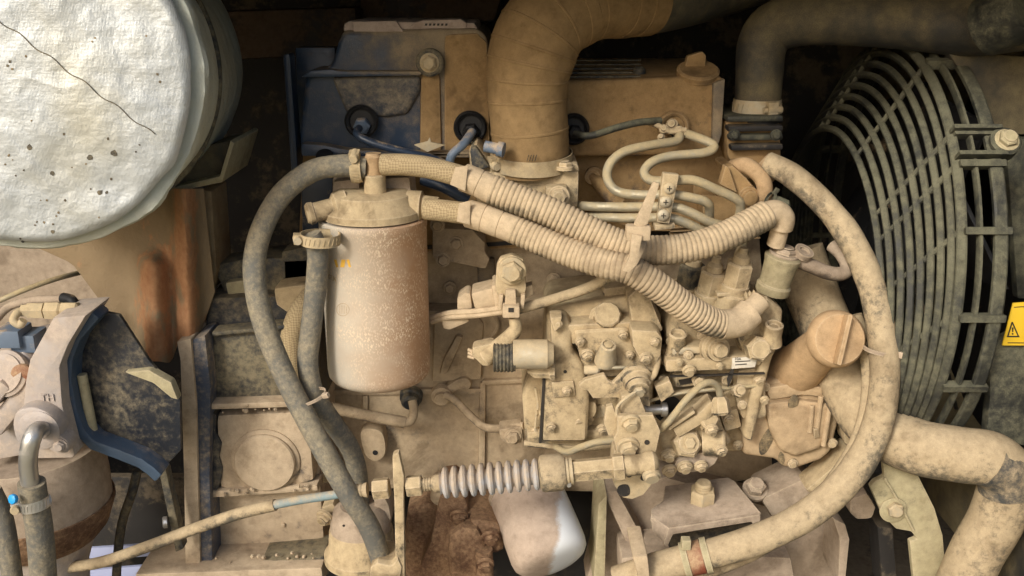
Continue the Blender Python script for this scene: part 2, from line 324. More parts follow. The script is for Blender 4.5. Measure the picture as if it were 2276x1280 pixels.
def cloth_mat(name, base, spots=True, dirt=.3, metal=.3):
    m, nt, N, L, bs = custom(name)
    tc = N.new('ShaderNodeNewGeometry'); pos = tc.outputs['Position']
    def nz(sc, det=4):
        n = N.new('ShaderNodeTexNoise'); n.inputs['Scale'].default_value = sc; n.inputs['Detail'].default_value = det; L.new(pos, n.inputs['Vector']); return n.outputs[0]
    mx = N.new('ShaderNodeMix'); mx.data_type = 'RGBA'
    r = N.new('ShaderNodeMapRange'); L.new(nz(14, 6), r.inputs[0]); r.inputs[1].default_value = .45; r.inputs[2].default_value = .75; r.inputs[4].default_value = dirt * 2
    L.new(r.outputs[0], mx.inputs[0]); mx.inputs[6].default_value = (*base, 1); mx.inputs[7].default_value = (.50, .47, .36, 1)
    out = mx.outputs[2]
    if spots:
        nn = N.new('ShaderNodeTexNoise'); nn.inputs['Scale'].default_value = 170; nn.inputs['Detail'].default_value = 3; L.new(pos, nn.inputs['Vector'])
        va = N.new('ShaderNodeVectorMath'); va.operation = 'MULTIPLY_ADD'; L.new(nn.outputs[1], va.inputs[0]); va.inputs[1].default_value = (.006,) * 3; L.new(pos, va.inputs[2])
        for sc, rad, thr in ((26, .085, .60), (60, .13, .60)):
            vo = N.new('ShaderNodeTexVoronoi'); vo.inputs['Scale'].default_value = sc; L.new(va.outputs[0], vo.inputs['Vector'])
            # radius varies by cell, many cells have none
            sp = N.new('ShaderNodeSeparateColor'); L.new(vo.outputs['Color'], sp.inputs[0])
            rr = N.new('ShaderNodeMapRange'); L.new(sp.outputs[0], rr.inputs[0]); rr.inputs[1].default_value = .45; rr.inputs[2].default_value = 1; rr.inputs[3].default_value = 0; rr.inputs[4].default_value = rad * 1.6
            lt = N.new('ShaderNodeMath'); lt.operation = 'LESS_THAN'; L.new(vo.outputs['Distance'], lt.inputs[0]); L.new(rr.outputs[0], lt.inputs[1])
            ar = N.new('ShaderNodeMath'); ar.operation = 'GREATER_THAN'; L.new(nz(9, 2), ar.inputs[0]); ar.inputs[1].default_value = thr - .16
            mu = N.new('ShaderNodeMath'); mu.operation = 'MULTIPLY'; L.new(lt.outputs[0], mu.inputs[0]); L.new(ar.outputs[0], mu.inputs[1])
            m3 = N.new('ShaderNodeMix'); m3.data_type = 'RGBA'; L.new(mu.outputs[0], m3.inputs[0]); L.new(out, m3.inputs[6]); m3.inputs[7].default_value = (.13, .12, .085, 1); out = m3.outputs[2]
    L.new(out, bs.inputs['Base Color']); bs.inputs['Roughness'].default_value = .45 if metal > .1 else .7; bs.inputs['Metallic'].default_value = metal
    # woven cloth relief: two crossed wave bands plus wrinkles
    w = []
    for d in ('X', 'Z'):
        wv = N.new('ShaderNodeTexWave'); wv.bands_direction = d; wv.inputs['Scale'].default_value = 330; wv.inputs['Distortion'].default_value = 2.5; L.new(pos, wv.inputs['Vector']); w.append(wv.outputs[1])
    ad = N.new('ShaderNodeMath'); ad.operation = 'ADD'; L.new(w[0], ad.inputs[0]); L.new(w[1], ad.inputs[1])
    a2 = N.new('ShaderNodeMath'); a2.operation = 'MULTIPLY_ADD'; L.new(nz(45, 8), a2.inputs[0]); a2.inputs[1].default_value = 9; 
    a3 = N.new('ShaderNodeMath'); a3.operation = 'MULTIPLY'; a3.inputs[1].default_value = .13; L.new(ad.outputs[0], a3.inputs[0]); L.new(a3.outputs[0], a2.inputs[2])
    rd = N.new('ShaderNodeTexNoise'); rd.noise_type = 'RIDGED_MULTIFRACTAL'; rd.inputs['Scale'].default_value = 8; rd.inputs['Detail'].default_value = 5; rd.inputs['Distortion'].default_value = 1.2; L.new(pos, rd.inputs['Vector'])
    a4 = N.new('ShaderNodeMath'); a4.operation = 'MULTIPLY_ADD'; L.new(rd.outputs[0], a4.inputs[0]); a4.inputs[1].default_value = 2.4; L.new(a2.outputs[0], a4.inputs[2])
    bp = N.new('ShaderNodeBump'); bp.inputs['Strength'].default_value = .3; bp.inputs['Distance'].default_value = .0022; L.new(a4.outputs[0], bp.inputs['Height']); L.new(bp.outputs[0], bs.inputs['Normal'])
    return m
def braid_mat():
    m, nt, N, L, bs = custom('woven_braid_hose_cover')
    g = N.new('ShaderNodeNewGeometry'); mp = N.new('ShaderNodeMapping'); mp.inputs['Rotation'].default_value = (0, .785, 0); L.new(g.outputs['Position'], mp.inputs[0])
    ck = N.new('ShaderNodeTexChecker'); ck.inputs['Scale'].default_value = 560; L.new(mp.outputs[0], ck.inputs[0]); ck.inputs[1].default_value = (.42, .325, .185, 1); ck.inputs[2].default_value = (.29, .215, .12, 1)
    L.new(ck.outputs[0], bs.inputs['Base Color']); bs.inputs['Roughness'].default_value = .9
    bp = N.new('ShaderNodeBump'); bp.inputs['Strength'].default_value = .5; bp.inputs['Distance'].default_value = .001; L.new(ck.outputs[1], bp.inputs['Height']); L.new(bp.outputs[0], bs.inputs['Normal'])
    return m
def shield_mat():                                     # rust grows where the pressed ribs were burnt bare
    m, nt, N, L, bs = custom('tan_shield_with_rusted_ribs')
    geo = N.new('ShaderNodeNewGeometry'); at = N.new('ShaderNodeAttribute'); at.attribute_name = 'rust'
    def nz(sc, det=3, z=1):
        mp = N.new('ShaderNodeMapping'); mp.inputs['Scale'].default_value = (1, 1, z); L.new(geo.outputs['Position'], mp.inputs[0])
        n = N.new('ShaderNodeTexNoise'); n.inputs['Scale'].default_value = sc; n.inputs['Detail'].default_value = det; n.inputs['Roughness'].default_value = .65; L.new(mp.outputs[0], n.inputs['Vector']); return n.outputs[0]
    a = N.new('ShaderNodeMath'); a.operation = 'MULTIPLY_ADD'; L.new(nz(45, 4, .5), a.inputs[0]); a.inputs[1].default_value = 3.4; a.inputs[2].default_value = -1.72
    b0 = N.new('ShaderNodeMath'); b0.operation = 'ADD'; L.new(a.outputs[0], b0.inputs[0]); L.new(at.outputs['Fac'], b0.inputs[1])
    b = N.new('ShaderNodeMapRange'); b.interpolation_type = 'SMOOTHSTEP'; L.new(b0.outputs[0], b.inputs[0]); b.inputs[1].default_value = .3; b.inputs[2].default_value = .8
    r = N.new('ShaderNodeMix'); r.data_type = 'RGBA'; L.new(nz(160, 5), r.inputs[0]); r.inputs[6].default_value = (.26, .10, .04, 1); r.inputs[7].default_value = (.52, .29, .14, 1)
    d = N.new('ShaderNodeMix'); d.data_type = 'RGBA'; L.new(nz(18, 4), d.inputs[0]); d.inputs[6].default_value = (.20, .14, .075, 1); d.inputs[7].default_value = (.31, .225, .13, 1)
    o_ = N.new('ShaderNodeMix'); o_.data_type = 'RGBA'; L.new(b.outputs[0], o_.inputs[0]); L.new(d.outputs[2], o_.inputs[6]); L.new(r.outputs[2], o_.inputs[7])
    L.new(o_.outputs[2], bs.inputs['Base Color']); bs.inputs['Roughness'].default_value = .85
    bp = N.new('ShaderNodeBump'); bp.inputs['Strength'].default_value = .4; bp.inputs['Distance'].default_value = .002; L.new(nz(300, 3), bp.inputs['Height']); L.new(bp.outputs[0], bs.inputs['Normal'])
    return m
M['filter'] = filter_mat(); M['cloth'] = cloth_mat('silver_woven_heat_cloth', (.47, .49, .485), False, .36); M['clothside'] = cloth_mat('grey_green_dusty_cloth', (.52, .54, .47), False, .45, .05); M['braid'] = braid_mat()
m = lambda px: px * .000413
def clamp_thing(name, label, p, axis, r, w, sd, mat='clampd', slots=True, group=None, tail=0.0):
    """worm drive clamp: band round a hose, slots, screw housing, screw. sd = direction of the screw housing from the hose axis"""
    p = V(p); axis = axis.normalized(); u = u_at(p); t = T(name, label, 'clamp', p, group)
    la(t, 'band', M[mat], p - axis * w * u / 2, axis, [(0, r + .3), (0, r + 2.5), (w, r + 2.5), (w, r + .3)], 40, cap=False, u=u)
    sd = (sd - axis * sd.dot(axis)).normalized(); tn = axis.cross(sd)
    if slots:
        b = B()
        for k in range(26):
            a = 2 * math.pi * k / 26
            d = sd * math.cos(a) + tn * math.sin(a); q = axis.cross(d)
            if math.cos(a) > .75: continue
            b.box(p + d * (r + 2.9) * u, .8 * u, .9 * u, w * .3 * u, (q, d, (axis + q * .25).normalized()), bev=0)
        b.obj('slot_row', M[mat], t)
    c = p + sd * (r + 8) * u
    h = B().box(c, 12 * u, 8 * u, w * .48 * u, (tn, sd, axis), bev=.0008).obj('screw_housing', M[mat], t)
    b = B().lathe(c - tn * 20 * u, tn, [(0, 6), (8, 6), (8, 10), (40, 10), (44, 8.5)], 12, u=u); b.obj('screw', M['zinc'], t)
    return t
def tie(name, label, p, axis, r, w, sd, mat='sleeve', group=None, sq=(1, 1)):
    p = V(p); axis = axis.normalized(); u = u_at(p); t = T(name, label, 'cable tie', p, group)
    la(t, 'band', M[mat], p - axis * w * u / 2, axis, [(0, r + .5), (0, r + 3), (w, r + 3), (w, r + .5)], 32, cap=False, u=u, sq=sq)
    sd = (sd - axis * sd.dot(axis)).normalized(); tn = axis.cross(sd)
    B().box(p + sd * (r + 6) * u, w * .7 * u, 8 * u, w * .8 * u, (tn, sd, axis), bev=.001).obj('lock_head', M[mat], t)
    return t
CORR = [(0, .935), (.15, .985), (.35, 1.0), (.55, .995), (.72, .975), (.84, .93)]
# ================================================================ the bay around the engine
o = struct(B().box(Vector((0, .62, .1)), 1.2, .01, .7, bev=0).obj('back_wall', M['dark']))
o = struct(B().box(Vector((0, -3.2, -1.15)), 6, 3.0, .02, bev=0).obj('ground', M['strut']))  # unseen ground, added to bounce warm light up into the bay
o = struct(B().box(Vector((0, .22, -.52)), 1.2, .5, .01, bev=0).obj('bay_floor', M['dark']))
o = struct(B().box(Vector((0, .225, .335)), 1.2, .425, .012, bev=.004).obj('hood_panel', M['dark']))  # out of view; front edge placed to shade the engine top
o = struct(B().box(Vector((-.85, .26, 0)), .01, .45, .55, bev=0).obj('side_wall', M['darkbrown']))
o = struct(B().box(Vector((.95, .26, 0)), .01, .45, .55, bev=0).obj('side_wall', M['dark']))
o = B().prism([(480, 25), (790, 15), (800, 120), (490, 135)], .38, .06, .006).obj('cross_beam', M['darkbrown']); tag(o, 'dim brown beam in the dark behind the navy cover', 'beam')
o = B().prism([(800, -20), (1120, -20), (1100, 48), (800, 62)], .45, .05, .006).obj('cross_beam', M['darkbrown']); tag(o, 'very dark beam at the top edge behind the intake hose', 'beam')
o = B().prism([(-60, 520), (300, 520), (330, 700), (200, 760), (-60, 760)], .16, .01, .004).obj('side_panel', M['bracket']); tag(o, 'dull tan sheet panel behind the rusty heat shield', 'panel')
for i, (a, lab) in enumerate(([[(150, 1222), (395, 1206), (395, 1232), (150, 1250)], 'upper pale blue frame strip at the bottom left, above the cable'], [[(150, 1272), (320, 1258), (320, 1290), (150, 1300)], 'lower pale blue frame strip at the bottom left edge'])):
    o = pr(None, 'frame_strip', M['pale'], a, .10 + .02 * i, .004, .001); tag(o, lab, 'frame strip', 'pale frame strips at the bottom left')
# ================================================================ muffler in its silver cover
c0 = P(30, 165, -.14); c1 = P(285, 140, .16); ax = (c0 - c1).normalized(); u = u_at(c0)
t = T('muffler', 'big muffler wrapped in a spotted silver heat cloth cover', 'muffler', c1)
def noisy_lathe(prof, seg, amp, sc, name, mat, base, d, u, par, shell=False):
    b = B().lathe(base, d, prof, seg, u=u, cap=True)
    b.rough(amp, sc); b.rough(amp * .35, sc * 3.3)
    b.bm.normal_update()
    mv = [(v, v.normal * (-.0028 * abs(noise.noise(Vector((v.co.x * 22 + v.co.z * 9, v.co.z * 10, 3))) ) ** .6)) for v in b.bm.verts]
    for v, q in mv: v.co += q
    return b
face = [(r_[0], r_[1]) for r_ in [(-44, 352), (-30, 368), (-20, 382), (-10, 386), (-3, 382), (3, 374)]] + [(6 + 22 * (1 - (r / 376) ** 2), r) for r in range(368, 0, -8)]
b = noisy_lathe(face, 160, .0038, 15, '', None, c0, ax, u, t); bvh = BVHTree.FromBMesh(b.bm)
cov = b.obj('end_cover', M['cloth'], t)
def onm(px, py, off=.0006):
    h = bvh.ray_cast(CAM, ray(px, py).normalized())
    return (h[0] + h[1] * off) if h[0] else P(px, py, -.13)
sp = [(-10, 38), (40, 72), (80, 105), (130, 142), (180, 182), (230, 222), (265, 246), (300, 272), (345, 300)]
tu(cov, 'seam', M['houseold'], [onm(-10 + 355 * k / 44, 38 + 262 * (k / 44) + 4 * math.sin(k * .7), .0005) for k in range(45)], 1.3, seg=6, n=1)
SPOTS = [(22, 137, 5), (17, 146, 5), (27, 153, 4), (58, 125, 4), (65, 327, 9), (200, 349, 9), (254, 340, 10), (222, 428, 9), (237, 428, 5), (117, 385, 7), (20, 345, 4), (142, 298, 4), (240, 308, 4), (247, 398, 4), (145, 445, 4), (104, 445, 3), (117, 515, 6), (130, 472, 4), (98, 494, 4), (82, 493, 3), (118, 498, 4), (50, 538, 5), (220, 483, 3), (35, 390, 3), (53, 378, 3), (12, 365, 3), (205, 92, 3), (211, 84, 3), (350, 165, 4), (356, 182, 4), (202, 420, 3), (90, 445, 2), (191, 364, 3), (310, 322, 3), (302, 337, 3), (70, 268, 3), (160, 372, 2), (28, 355, 2), (78, 500, 3), (125, 480, 3), (45, 530, 3), (325, 80, 3)]
def onm2(px, py): return onm(px, py, .0003)
for sx_, sy_, sr_ in SPOTS:
    n_ = 9; pts = [onm2(sx_ + sr_ * .8 * random.uniform(.65, 1.15) * math.cos(6.283 * i / n_), sy_ + sr_ * .8 * random.uniform(.65, 1.15) * math.sin(6.283 * i / n_)) for i in range(n_)]
    B().prism(pts, ext=-ax * .0012, bev=0).obj('oil_spot', M['houseold'] if sr_ > 4 else M['scuff'], cov)
b = B().lathe(c0 - ax * 112 * u, ax, [(0, 380), (3, 402), (60, 408), (70, 404), (72, 396), (72, 360)], 128, u=u, cap=False).rough(.004, 34).rough(.0015, 110); b.obj('edge_band', M['clothside'], t)
b = B().lathe(c0 - ax * 64 * u, ax, [(-700, 376), (-300, 376), (-240, 386), (-235, 386), (-40, 388), (0, 384)], 96, u=u, cap=True).rough(.002, 22); b.obj('wrapped_body', M['clothside'], t)
b = B().lathe(c0 - ax * 330 * u, ax, [(0, 380), (0, 394), (12, 394), (12, 380)], 96, u=u, cap=False); b.obj('strap', M['houseold'], t)
o = pr(None, 'muffler_flange', M['strut'], [(335, 438), (350, 425), (488, 392), (512, 312), (520, 318), (494, 405)], .03, .09, .001); tag(o, 'bent dusty flange plate under the muffler body', 'flange')
pr(o, 'flange_web', M['shroud'], [(350, 426), (400, 395), (468, 322), (512, 312), (488, 392)], .05, .05, .001)
# ================================================================ heat shield
t = T('heat_shield', 'rusty ribbed heat shield hanging below the muffler', 'heat shield', (360, 620, .0))
def sheet_z(px, py):                                  # corrugation depth of the pressed sheet
    q1 = abs(px - (338 + (py - 600) * .06)); q2 = abs(px - (414 + (py - 600) * .04))
    b1 = 1 / (1 + math.exp((q1 - 29) / 8)) / (1 + math.exp(-(py - 570) / 10))
    b2 = 1 / (1 + math.exp((q2 - 23) / 7))
    return -.034 * b1 - .030 * b2
bm = bmesh.new(); grid = {}; pix = {}; RL = bm.verts.layers.float.new('rust')
ys = [420 + 10 * i for i in range(40)]
def lim(py):
    if py < 585: l = 60 + max(0, (py - 540)) * 2.2
    elif py < 700: l = 160 + (py - 585) * .75
    else: l = 246 + (py - 700) * .50
    r = 452 + (py - 420) * .11 if py < 650 else 477 - (py - 650) * .36
    return l, r
for j, py in enumerate(ys):
    l, r = lim(py)
    for i in range(49):
        px = l + (r - l) * i / 48
        bot = 745 + 63 / (1 + math.exp((px - 386) / 3)) + 5 * math.sin(px / 20)
        py = 420 + (bot - 420) * j / 39
        l2, r2 = lim(py); px = l2 + (r2 - l2) * i / 48
        pix[i, j] = (px, py)
        grid[i, j] = bm.verts.new(P(px, py, .035 + sheet_z(px, py) + .0012 * noise.noise(Vector((px / 30, py / 40, 0)))))
for j in range(len(ys) - 1):
    for i in range(48):
        try:
            f = bm.faces.new((grid[i, j], grid[i, j + 1], grid[i + 1, j + 1], grid[i + 1, j]))
        except ValueError: pass
for k_, v_ in grid.items(): v_[RL] = .95 * max(math.exp(-((pix[k_][0] - 340 - (pix[k_][1] - 600) * .06) / 46) ** 2) / (1 + math.exp(-(pix[k_][1] - 560) / 30)), math.exp(-((pix[k_][0] - 416 - (pix[k_][1] - 600) * .04) / 34) ** 2))
g2 = {k: bm.verts.new(v.co + Vector((0, .0025, 0))) for k, v in grid.items()}
for j in range(39):
    for i in range(48): bm.faces.new((g2[i, j], g2[i + 1, j], g2[i + 1, j + 1], g2[i, j + 1]))
for i in range(48): bm.faces.new((grid[i, 39], g2[i, 39], g2[i + 1, 39], grid[i + 1, 39]))
for j in range(39):
    for i in (0, 48): bm.faces.new((grid[i, j], g2[i, j], g2[i, j + 1], grid[i, j + 1]))
bmesh.ops.recalc_face_normals(bm, faces=bm.faces[:])
b = B(); b.bm = bm; b.obj('pressed_sheet', shield_mat(), t)
pr(t, 'side_flange', M['shield'], [(448, 420), (470, 425), (482, 600), (470, 650), (455, 600)], .05, .05, .002)
bolt(t, (468, 470, .06), 8, M['zinc'], d=Vector((.5, -.8, 0)).normalized())
# ================================================================ hydraulic pump, bottom left
t = T('hydraulic_pump', 'dusty aluminium hydraulic pump with drum body, cut by left edge', 'pump', (70, 1270, -.05))
la(t, 'drum', M['bracket'], P(62, 1012, -.02), Vector((0, 0, -1)), [(-20, 150), (0, 158), (60, 163), (120, 163)], 64)
la(t, 'drum_band', M['rustdark'], P(62, 1012, -.02) - UP * m(118), Vector((0, 0, -1)), [(0, 166), (10, 166), (60, 148), (84, 128)], 64)
la(t, 'drum_base', M['alu'], P(62, 1012, -.02) - UP * m(200), Vector((0, 0, -1)), [(0, 118), (20, 112), (80, 92), (130, 88)], 48)
b = B().prism([(118, 706), (192, 700), (152, 765), (132, 815), (138, 900), (166, 1012), (160, 1018), (72, 1020), (52, 900), (56, 850), (66, 800)], -.10, .05, .003, 0); ar = b.obj('mount_arm', M['alu'], t)
text(ar, 'cast_letters', 'TH', P(106, 884, -.1005), RT, UP, m(22), M['alu'], .0008)
text(ar, 'cast_letters', '2', P(108, 908, -.1005), RT, UP, m(18), M['alu'], .0008)
b = B().prism([(-40, 800), (50, 780), (74, 800), (62, 860), (80, 1010), (-40, 1030)], -.07, .08, .006); b.obj('valve_body', M['alu'], t)
la(t, 'port', M['alu'], P(20, 830, -.075), Vector((-.15, -1, .4)), [(0, 52), (14, 52), (18, 44), (22, 44), (22, 30)], 36)
la(t, 'port_plug', M['red'], P(52, 830, -.08), Vector((.1, -1, .0)), [(0, 24), (8, 24), (12, 18)], 24)
pr(t, 'body_rib', M['alu'], strip([(-20, 960), (30, 900), (70, 868)], 44), -.085, .02, .004)
pr(t, 'body_rib', M['alu'], strip([(-30, 905), (10, 855)], 30), -.09, .02, .003)
fl = pr(t, 'outlet_flange', M['alu'], [(28, 935), (40, 912), (75, 905), (110, 920), (132, 945), (134, 968), (150, 980), (152, 1002), (130, 1012), (100, 996), (70, 996), (40, 985), (30, 960)], -.115, .016, .003, 3)
la(fl, 'collar', M['alu'], P(88, 955, -.114), FR, [(0, 46), (4, 46), (6, 40), (8, 30)], 36)
bolt(fl, (134, 990, -.115), 13, M['alu'])
for q in ((30, 745, -.06), (64, 755, -.055)):
    B().box(P(*q), m(26), m(30), m(19), bev=.0015).obj('solenoid_block', M['bluepaint'], t)
la(t, 'fitting', M['zinc'], P(50, 690, -.07), RT, [(0, 15), (14, 15), (14, 19), (50, 19), (50, 14), (54, 14), (54, 21), (84, 21), (90, 16)], 6)
la(t, 'fitting', M['zinc'], P(120, 690, -.07), RT, [(0, 13), (20, 13), (20, 20), (52, 20), (56, 15)], 6)
tu(t, 'bleed_pipe', M['zinc'], [(52, 690, -.07), (38, 696, -.075), (30, 712, -.08), (44, 722, -.08), (52, 712, -.08)], 9)
tu(t, 'elbow', M['black'], [(150, 700, -.06), (165, 690, -.06), (160, 668, -.055), (140, 662, -.05)], 12)
o = tu(None, 'steel_pipe', M['steel'], [(92, 955, -.118), (84, 956, -.142), (74, 968, -.155), (65, 1000, -.158), (63, 1040, -.155), (72, 1100, -.15)], 20, n=10, seg=24); tag(o, 'shiny bent steel pipe entering the pump flange at left', 'pipe')
o = B().tube([(70, 1072, -.152), (76, 1110, -.15), (88, 1180, -.145), (98, 1300, -.14)], 29, seg=26).obj('rubber_hose', M['hose']); tag(o, 'grey rubber hose clamped on the shiny steel pipe', 'hose')
clamp_thing('hose_clamp', 'bright toothed worm clamp on the grey hose beside the blue cap', (77, 1117, -.15), Vector((-.12, .05, 1)), 30, 24, Vector((-1, -.35, 0)), 'steel')
o = la(None, 'plastic_cap', M['blue'], P(34, 1108, -.165), Vector((-.4, -1, .3)), [(0, 10), (6, 12), (10, 11), (12, 7)], 8); tag(o, 'small bright blue plastic cap by the toothed hose clamp', 'cap')
o = tu(None, 'rubber_hose', M['hose'], [(-20, 1090, -.12), (8, 1160, -.12), (30, 1300, -.12)], 22, seg=20); tag(o, 'dark grey hose leaving at the bottom left corner', 'hose')
o = tu(None, 'thin_pipe', M['line'], [(-20, 676, -.0), (60, 642, .01), (130, 618, .03), (185, 604, .06)], 6); tag(o, 'thin straight pipe slanting across behind the rusty shield', 'pipe')
o = tu(None, 'thin_pipe', M['bracket'], [(-10, 712, -.03), (20, 682, -.02), (70, 668, -.02), (150, 664, -.02)], 9); tag(o, 'thin curved dusty pipe above the hexagonal pump fittings', 'pipe')
# ================================================================ black mounting bracket left
t = T('mounting_bracket', 'black painted bracket with a bright blue edge beside the pump', 'bracket', (270, 1040, 0))
edge = [(212, 700), (168, 752), (150, 800), (148, 850), (160, 915), (178, 962), (205, 990), (260, 1010), (310, 1030), (335, 1048), (352, 1064)]
pr(t, 'edge_flange', M['edgeblue'], strip(edge, 22), -.085, .022, .002)
pr(t, 'web_plate', M['web'], [(215, 690), (265, 700), (330, 800), (400, 880), (402, 1000), (350, 1055), (205, 985), (165, 910), (155, 820)], -.064, .004, .001)
pr(t, 'fin', M['strut'], [(275, 828), (330, 822), (380, 850), (396, 890), (380, 885), (340, 852)], -.072, .01, .002)
tu(t, 'spacer_rod', M['strut'], [(182, 832, -.072), (206, 955, -.072)], 11)
pr(t, 'link_plate', M['houseold'], [(352, 1045), (368, 1042), (408, 1220), (390, 1228)], -.03, .012, .0015)
la(t, 'link_pin', M['steel'], P(372, 1160, -.035), Vector((-1, -.3, 0)), [(0, 13), (8, 13), (10, 10)], 20)
o = tu(None, 'control_cable', M['houseold'], [(305, 1045, .02), (295, 1090, .02), (272, 1160, .03), (262, 1230, .035), (258, 1300, .04)], 10); tag(o, 'dark dusty cable hanging behind the throttle cable at lower left', 'cable')
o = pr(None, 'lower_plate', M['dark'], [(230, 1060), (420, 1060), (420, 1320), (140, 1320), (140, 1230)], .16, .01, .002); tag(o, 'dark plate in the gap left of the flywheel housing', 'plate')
# ================================================================ flywheel housing
t = T('flywheel_housing', 'tan dusted flywheel housing with a round blank cover', 'housing', (580, 1280, .1))
pr(t, 'rim_flange', M['house'], [(400, 800), (392, 760), (424, 752), (436, 900), (440, 1060), (446, 1290), (412, 1290), (408, 1060)], -.004, .2, .002)
pr(t, 'rim_plate', M['navydust'], [(426, 756), (456, 745), (468, 860), (466, 1060), (474, 1290), (447, 1290), (441, 1060), (437, 900)], -.0, .18, .002)
bd = pr(t, 'casting', M['house'], [(455, 900), (720, 895), (712, 1060), (728, 1290), (455, 1290)], .03, .24, .006)
pr(t, 'upper_casting', M['web'], [(455, 662), (690, 655), (722, 905), (455, 908)], .04, .2, .006)
pr(t, 'tan_block', M['pump'], [(606, 640), (690, 630), (692, 692), (640, 698), (612, 680)], .03, .05, .005)
pr(t, 'upper_panel', M['houseold'], [(472, 745), (645, 730), (640, 890), (470, 898)], .02, .03, .004)
pr(t, 'upper_rail', M['houseold'], [(470, 738), (640, 722), (640, 732), (470, 748)], .012, .02, .002)
pr(t, 'ledge', M['house'], [(458, 898), (648, 892), (655, 906), (458, 912)], .004, .04, .003)
pr(t, 'lower_panel', M['house'], [(478, 922), (655, 914), (690, 960), (700, 1072), (660, 1080), (485, 1090)], .012, .03, .008)
pr(t, 'corner_chip', M['web'], [(468, 930), (480, 925), (478, 960), (492, 985), (486, 1015), (494, 1040), (486, 1082), (470, 1088)], .0105, .02, .0005, 2)
pr(t, 'ledge', M['house'], [(462, 1092), (705, 1078), (708, 1092), (462, 1108)], .008, .04, .003)
pr(t, 'bottom_rail', M['houseold'], [(462, 1258), (720, 1236), (722, 1262), (462, 1282)], -.005, .04, .003)
pr(t, 'bottom_ledge', M['house'], [(300, 1276), (715, 1262), (720, 1300), (300, 1310)], -.02, .06, .003)
cp = la(t, 'blank_cover', M['house'], P(592, 1022, .013), FR, [(-6, 76), (6, 76), (9, 73), (10, 68), (16, 68), (20, 65), (21, 60)], 56)
la(t, 'stud', M['house'], P(630, 1165, .03), FR, [(-4, 5), (5, 5), (7, 3)], 12)
b = B()
for k in range(40):
    px = random.uniform(475, 700); py = random.choice((1240, 1090, 905)) + random.uniform(-7, 7) + (585 - px) * .06
    b.lathe(P(px, py, .004 if py < 1200 else -.006), Vector((random.uniform(-.3, .3), -1, .5)), [(-3, random.uniform(2, 6)), (random.uniform(1, 3), 1.5)], 6)
b.obj('dirt_clods', M['house'], t)['kind'] = 'stuff'
pr(t, 'top_step', M['houseold'], [(470, 590), (545, 575), (690, 570), (690, 640), (500, 655)], .06, .04, .004)
pr(t, 'top_lug', M['strut'], [(500, 628), (545, 622), (548, 652), (505, 656)], .05, .03, .003)
# ================================================================ engine block and head
t = T('engine_block', 'dust covered engine block and cylinder head behind everything', 'engine block', (1150, 1100, .2))
pr(t, 'crankcase', M['block'], [(690, 690), (1000, 690), (1480, 640), (1700, 640), (1720, 1060), (1480, 1100), (900, 1085), (715, 1110)], .10, .22, .006)
pr(t, 'upper_block', M['block'], [(640, 560), (1060, 545), (1400, 520), (1690, 520), (1700, 655), (1000, 705), (690, 705), (650, 640)], .125, .2, .006)
pr(t, 'cylinder_head', M['head'], [(672, 335), (1080, 325), (1640, 322), (1680, 400), (1690, 530), (1000, 560), (660, 575), (668, 420)], .11, .2, .005)
pr(t, 'head_gasket', M['dark'], [(655, 556), (1060, 542), (1400, 516), (1690, 512), (1690, 519), (1400, 524), (1060, 550), (655, 564)], .107, .02, .0)
for x0, x1, y0, y1 in ((700, 1070, 868, 880), (1072, 1170, 846, 856)):
    pr(t, 'seam_rib', M['block'], [(x0, y0), (x1, y0 - 4), (x1, y1 - 4), (x0, y1)], .094, .02, .002)
pr(t, 'vertical_rib', M['block'], [(1066, 850), (1080, 850), (1078, 1060), (1062, 1062)], .094, .02, .003)
pr(t, 'vertical_rib', M['block'], [(805, 880), (818, 880), (816, 1010), (806, 1010)], .096, .02, .003)
pr(t, 'side_plate', M['block'], [(965, 700), (1060, 700), (1075, 720), (1070, 845), (960, 850)], .09, .02, .004)
pr(t, 'diagonal_rib', M['block'], [(985, 800), (1015, 745), (1030, 750), (995, 830), (975, 835)], .082, .02, .004)
tb = pr(t, 'boss_tab', M['block'], [(800, 962), (822, 952), (850, 962), (858, 1000), (850, 1020), (832, 1027), (815, 1018), (806, 1000)], .080, .025, .004, 3)
B().hole(P(834, 1006, .0795), FR, 6).obj('tapped_hole', M['black'], tb)
la(t, 'core_plug', M['block'], P(1072, 722, .095), FR, [(-3, 38), (2, 38), (5, 34), (1, 30)], 36)
pr(t, 'head_flange', M['block'], [(960, 505), (1050, 510), (1080, 540), (1078, 560), (1090, 575), (1080, 600), (960, 575)], .075, .06, .004)
for q in ((1014, 541), (985, 577), (972, 500)): bolt(t, (*q, .075), 13, M['block'])
for q in ((1045, 560, .1), (1075, 640, .12), (1230, 620, .115), (1000, 640, .12)): bolt(t, q, 12, M['block'])
pr(t, 'water_gallery', M['navy'], [(1060, 572), (1100, 575), (1098, 640), (1062, 640)], .118, .02, .003)
pr(t, 'end_plate', M['navyclean'], [(668, 395), (740, 395), (740, 520), (672, 525)], .105, .02, .002)
pr(t, 'end_cover', M['houseold'], [(625, 560), (690, 545), (690, 640), (628, 640)], .06, .04, .003)
pr(t, 'head_rail', M['head'], [(1290, 470), (1690, 478), (1690, 520), (1290, 512)], .095, .03, .004)
pr(t, 'head_block', M['head'], [(1560, 430), (1660, 440), (1690, 520), (1560, 520)], .085, .03, .006)
for k in range(5): pr(t, 'gasket_edge', M['head'], [(1490, 505 + k * 8), (1690, 495 + k * 8), (1690, 498 + k * 8), (1490, 508 + k * 8)], .09, .01, 0)
for q in ((1320, 390, .1), (1390, 480, .09), (1560, 420, .1)): la(t, 'head_plug', M['head'], P(*q), FR, [(-4, 20), (8, 20), (10, 16)], 20)
tu(t, 'glow_plug_lead', M['head'], [(1318, 395, .09), (1345, 420, .07), (1372, 452, .07)], lambda q: 14 + 6 * q)
